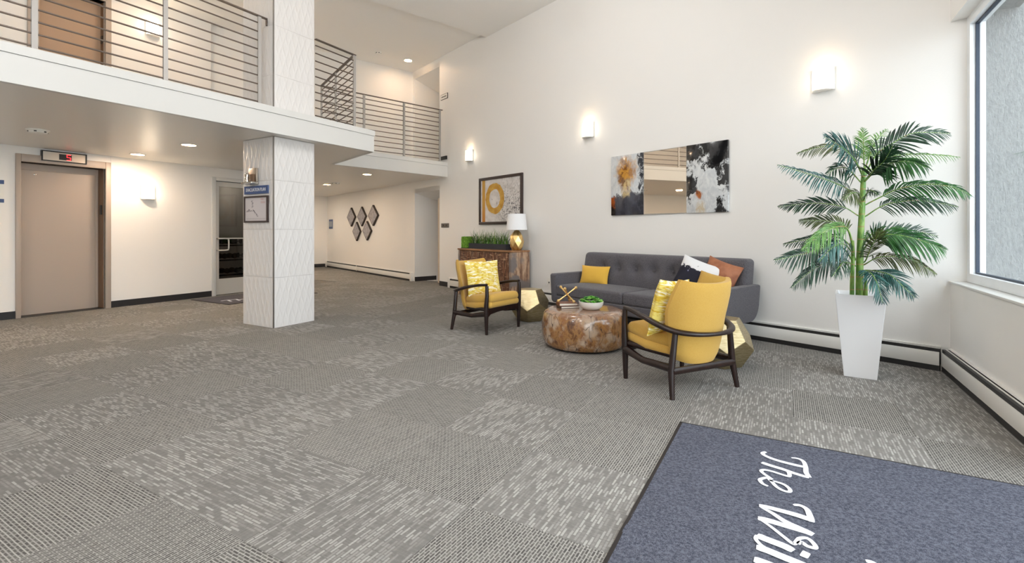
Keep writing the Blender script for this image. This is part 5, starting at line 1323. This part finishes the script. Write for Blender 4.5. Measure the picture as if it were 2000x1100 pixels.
# ------------------------------------------------------------------ entrance mats
mt = Mat('mat_pile', None, .98, spec=.05); n1 = mt.noise(240, mt.co(), 3, .7); n2 = mt.noise(80, mt.co(), 3); n0 = mt.noise(2.2, mt.co(), 2)
c = mt.mix(mt.sstep(mt.math('ADD', mt.math('MULTIPLY', n1, .6), mt.math('MULTIPLY', n2, .4)), .38, .62), S(66,68,79), S(114,116,128)); mt.set('Base Color', c); mt.bump(n1, .8, .006); MATP = mt.m
MAT_EDGE = plain('mat_rubber_edge', S(40,34,32), .8)
MAT_WHITE = Mat('mat_white_pile', S(226,226,232), .95); MAT_WHITE.bump(MAT_WHITE.noise(200), .6, .004); MAT_WHITE = MAT_WHITE.m
def floor_mat(name, label, w0, w1, v0, v1, pile, lift=None):
    t = thing(name, label, 'mat', (0,0,0), 0)
    mb = MB(); nu, nv_ = 40, 60
    def zf(w, v): return .0085 + (lift(w, v) if lift else 0)
    mb.grid(lambda a_, b_: tuple(wv(w0+.012+(w1-w0-.024)*a_, v0+.012+(v1-v0-.024)*b_, zf(w0+(w1-w0)*a_, v0+(v1-v0)*b_))), nu, nv_)
    mb.build('pile', pile, t, smooth=60)
    e = MB()
    for (a0,b0,a1,b1) in ((w0,v0,w0,v1),(w0,v1,w1,v1),(w1,v1,w1,v0),(w1,v0,w0,v0)):
        n = 40; vs_ = []
        dx_, dv_ = (a1-a0), (b1-b0); L_ = math.hypot(dx_, dv_); nx_, nv2 = dv_/L_, -dx_/L_      # inward normal
        for k in range(n+1):
            w_, v_ = a0+dx_*k/n, b0+dv_*k/n; z_ = zf(w_, v_)
            vs_ += [wv(w_, v_, 0.0005), wv(w_, v_, z_-.002), wv(w_+nx_*.016, v_+nv2*.016, z_+.0008)]
        e.add(vs_, [f for k in range(n) for f in ((3*k,3*k+3,3*k+4,3*k+1),(3*k+1,3*k+4,3*k+5,3*k+2))])
    e.build('edge', MAT_EDGE, t, smooth=60, fix=True)
    return t, zf
def ripple(w, v): return .010*math.exp(-((v-1.93-.25*(w+.58))/.05)**2)*max(0, 1-(w+.58)/.35) + .004*math.exp(-((v-2.1)/.07)**2)*max(0,1-(w+.58)/.3)
mat1, zf1 = floor_mat('entrance_mat', 'large blue grey entrance mat with white script lettering', -.58, 1.12, .45, 3.205, MATP, ripple)
# script lettering, strokes given where they lie on the mat
STK = [0]
def stroke(mb, pts, wd):
    STK[0] += 1
    P_ = [floorpt(1460 + x*.20906, 870 + y*.20906, .010) for x, y in pts]
    P_ = [Vector((p.x, p.y, 0)) for p in smooth_path(P_, 7)]; n = len(P_); vs_ = []
    for i, p in enumerate(P_):
        t = (P_[min(i+1,n-1)]-P_[max(i-1,0)]).normalized(); s_ = Vector((-t.y,t.x,0)); u = i/(n-1)
        w_ = wd[0] + (wd[1]-wd[0])*u; w_ *= (.75+.25*min(1, 8*min(u,1-u)))
        for sg in (1,-1):
            q = p + s_*w_*sg; vs_.append((q.x, q.y, zf1(q.dot(W), q.dot(V)) + .0022 + .00025*(STK[0] % 8)))
    mb.add(vs_, [(2*i,2*i+1,2*i+3,2*i+2) for i in range(n-1)])
LET = [
 ('letter', [([(410,118),(470,125),(520,150),(543,200),(548,255),(580,302)], (.008,.013)), ([(535,205),(420,180),(280,143),(185,108),(140,78),(172,62)], (.015,.010))]),
 ('letter', [([(575,305),(450,268),(330,226),(205,188),(132,162)], (.013,.015)), ([(345,228),(386,258),(388,292),(335,280),(235,248),(158,232),(128,242),(152,268),(200,300),(235,322)], (.010,.009))]),
 ('letter', [([(205,330),(270,345),(345,372),(396,415),(388,438),(330,425),(268,388),(222,338),(182,308),(138,314),(116,328),(142,362),(192,386)], (.009,.010))]),
 ('letter', [([(428,562),(490,566),(552,600),(582,660),(600,722)], (.009,.014)), ([(588,700),(470,660),(335,622),(205,588),(108,566)], (.019,.014)),
             ([(112,570),(230,634),(350,712),(480,775),(614,838)], (.008,.020)), ([(605,832),(480,792),(350,752),(220,712),(98,682)], (.014,.020)),
             ([(100,684),(210,756),(330,850),(425,922),(455,905),(488,872),(560,872),(622,925),(632,962),(560,945),(505,908),(470,925)], (.008,.010))]),
 ('letter', [([(428,990),(350,948),(240,905),(150,870),(88,842)], (.020,.020)), ([(500,1008),(578,1042)], (.022,.020))]),
 ('letter', [([(90,845),(78,880),(120,930),(180,970)], (.008,.008)), ([(82,955),(180,985),(300,1035),(460,1100),(600,1160)], (.020,.020))]),
 ('letter', [([(60,1070),(160,1105),(300,1160),(560,1260)], (.020,.020))]),
 ('letter', [([(1105,1082),(1170,1098),(1220,1140)], (.010,.012))]),
]
for nm, st in LET:
    m = MB()
    for pts, wd_ in st: stroke(m, pts, wd_)
    m.build(nm, MAT_WHITE, mat1, smooth=0)
MATD = fabric('dark_mat_pile', S(76,64,68), S(52,44,48), 120, .6)
mat2, zf2 = floor_mat('door_mat', 'dark door mat with white script before glass door', -9.17, -8.03, 4.64, 6.4, MATD)
def stroke2(mb, pts, w_):
    vs_ = []; P_ = smooth_path([Vector(p+(0,)) for p in pts], 5); n = len(P_)
    for i, p in enumerate(P_):
        t = (P_[min(i+1,n-1)]-P_[max(i-1,0)]).normalized()
        for sg in (1,-1): vs_.append(wv(p.x-t.y*w_*sg, p.y+t.x*w_*sg, .0105))
    mb.add(vs_, [(2*i,2*i+1,2*i+3,2*i+2) for i in range(n-1)])
bw_, bv_ = -8.30, 4.78
for L in ([[(-.22,.02),(-.24,.12),(-.2,.26)],[(-.22,.14),(-.02,.08)]], [[(-.22,.28),(0,.22)],[(-.1,.28),(-.12,.36),(0,.32)]], [[(-.06,.42),(-.12,.46),(-.1,.40),(-.02,.40),(0,.48)]], [[(-.22,.62),(0,.66),(-.2,.78),(0,.82),(-.22,.96)]]):
    m = MB()
    for s_ in L: stroke2(m, [(bw_+a_, bv_+b_) for a_, b_ in s_], .02)
    m.build('letter', MAT_WHITE, mat2, smooth=0)
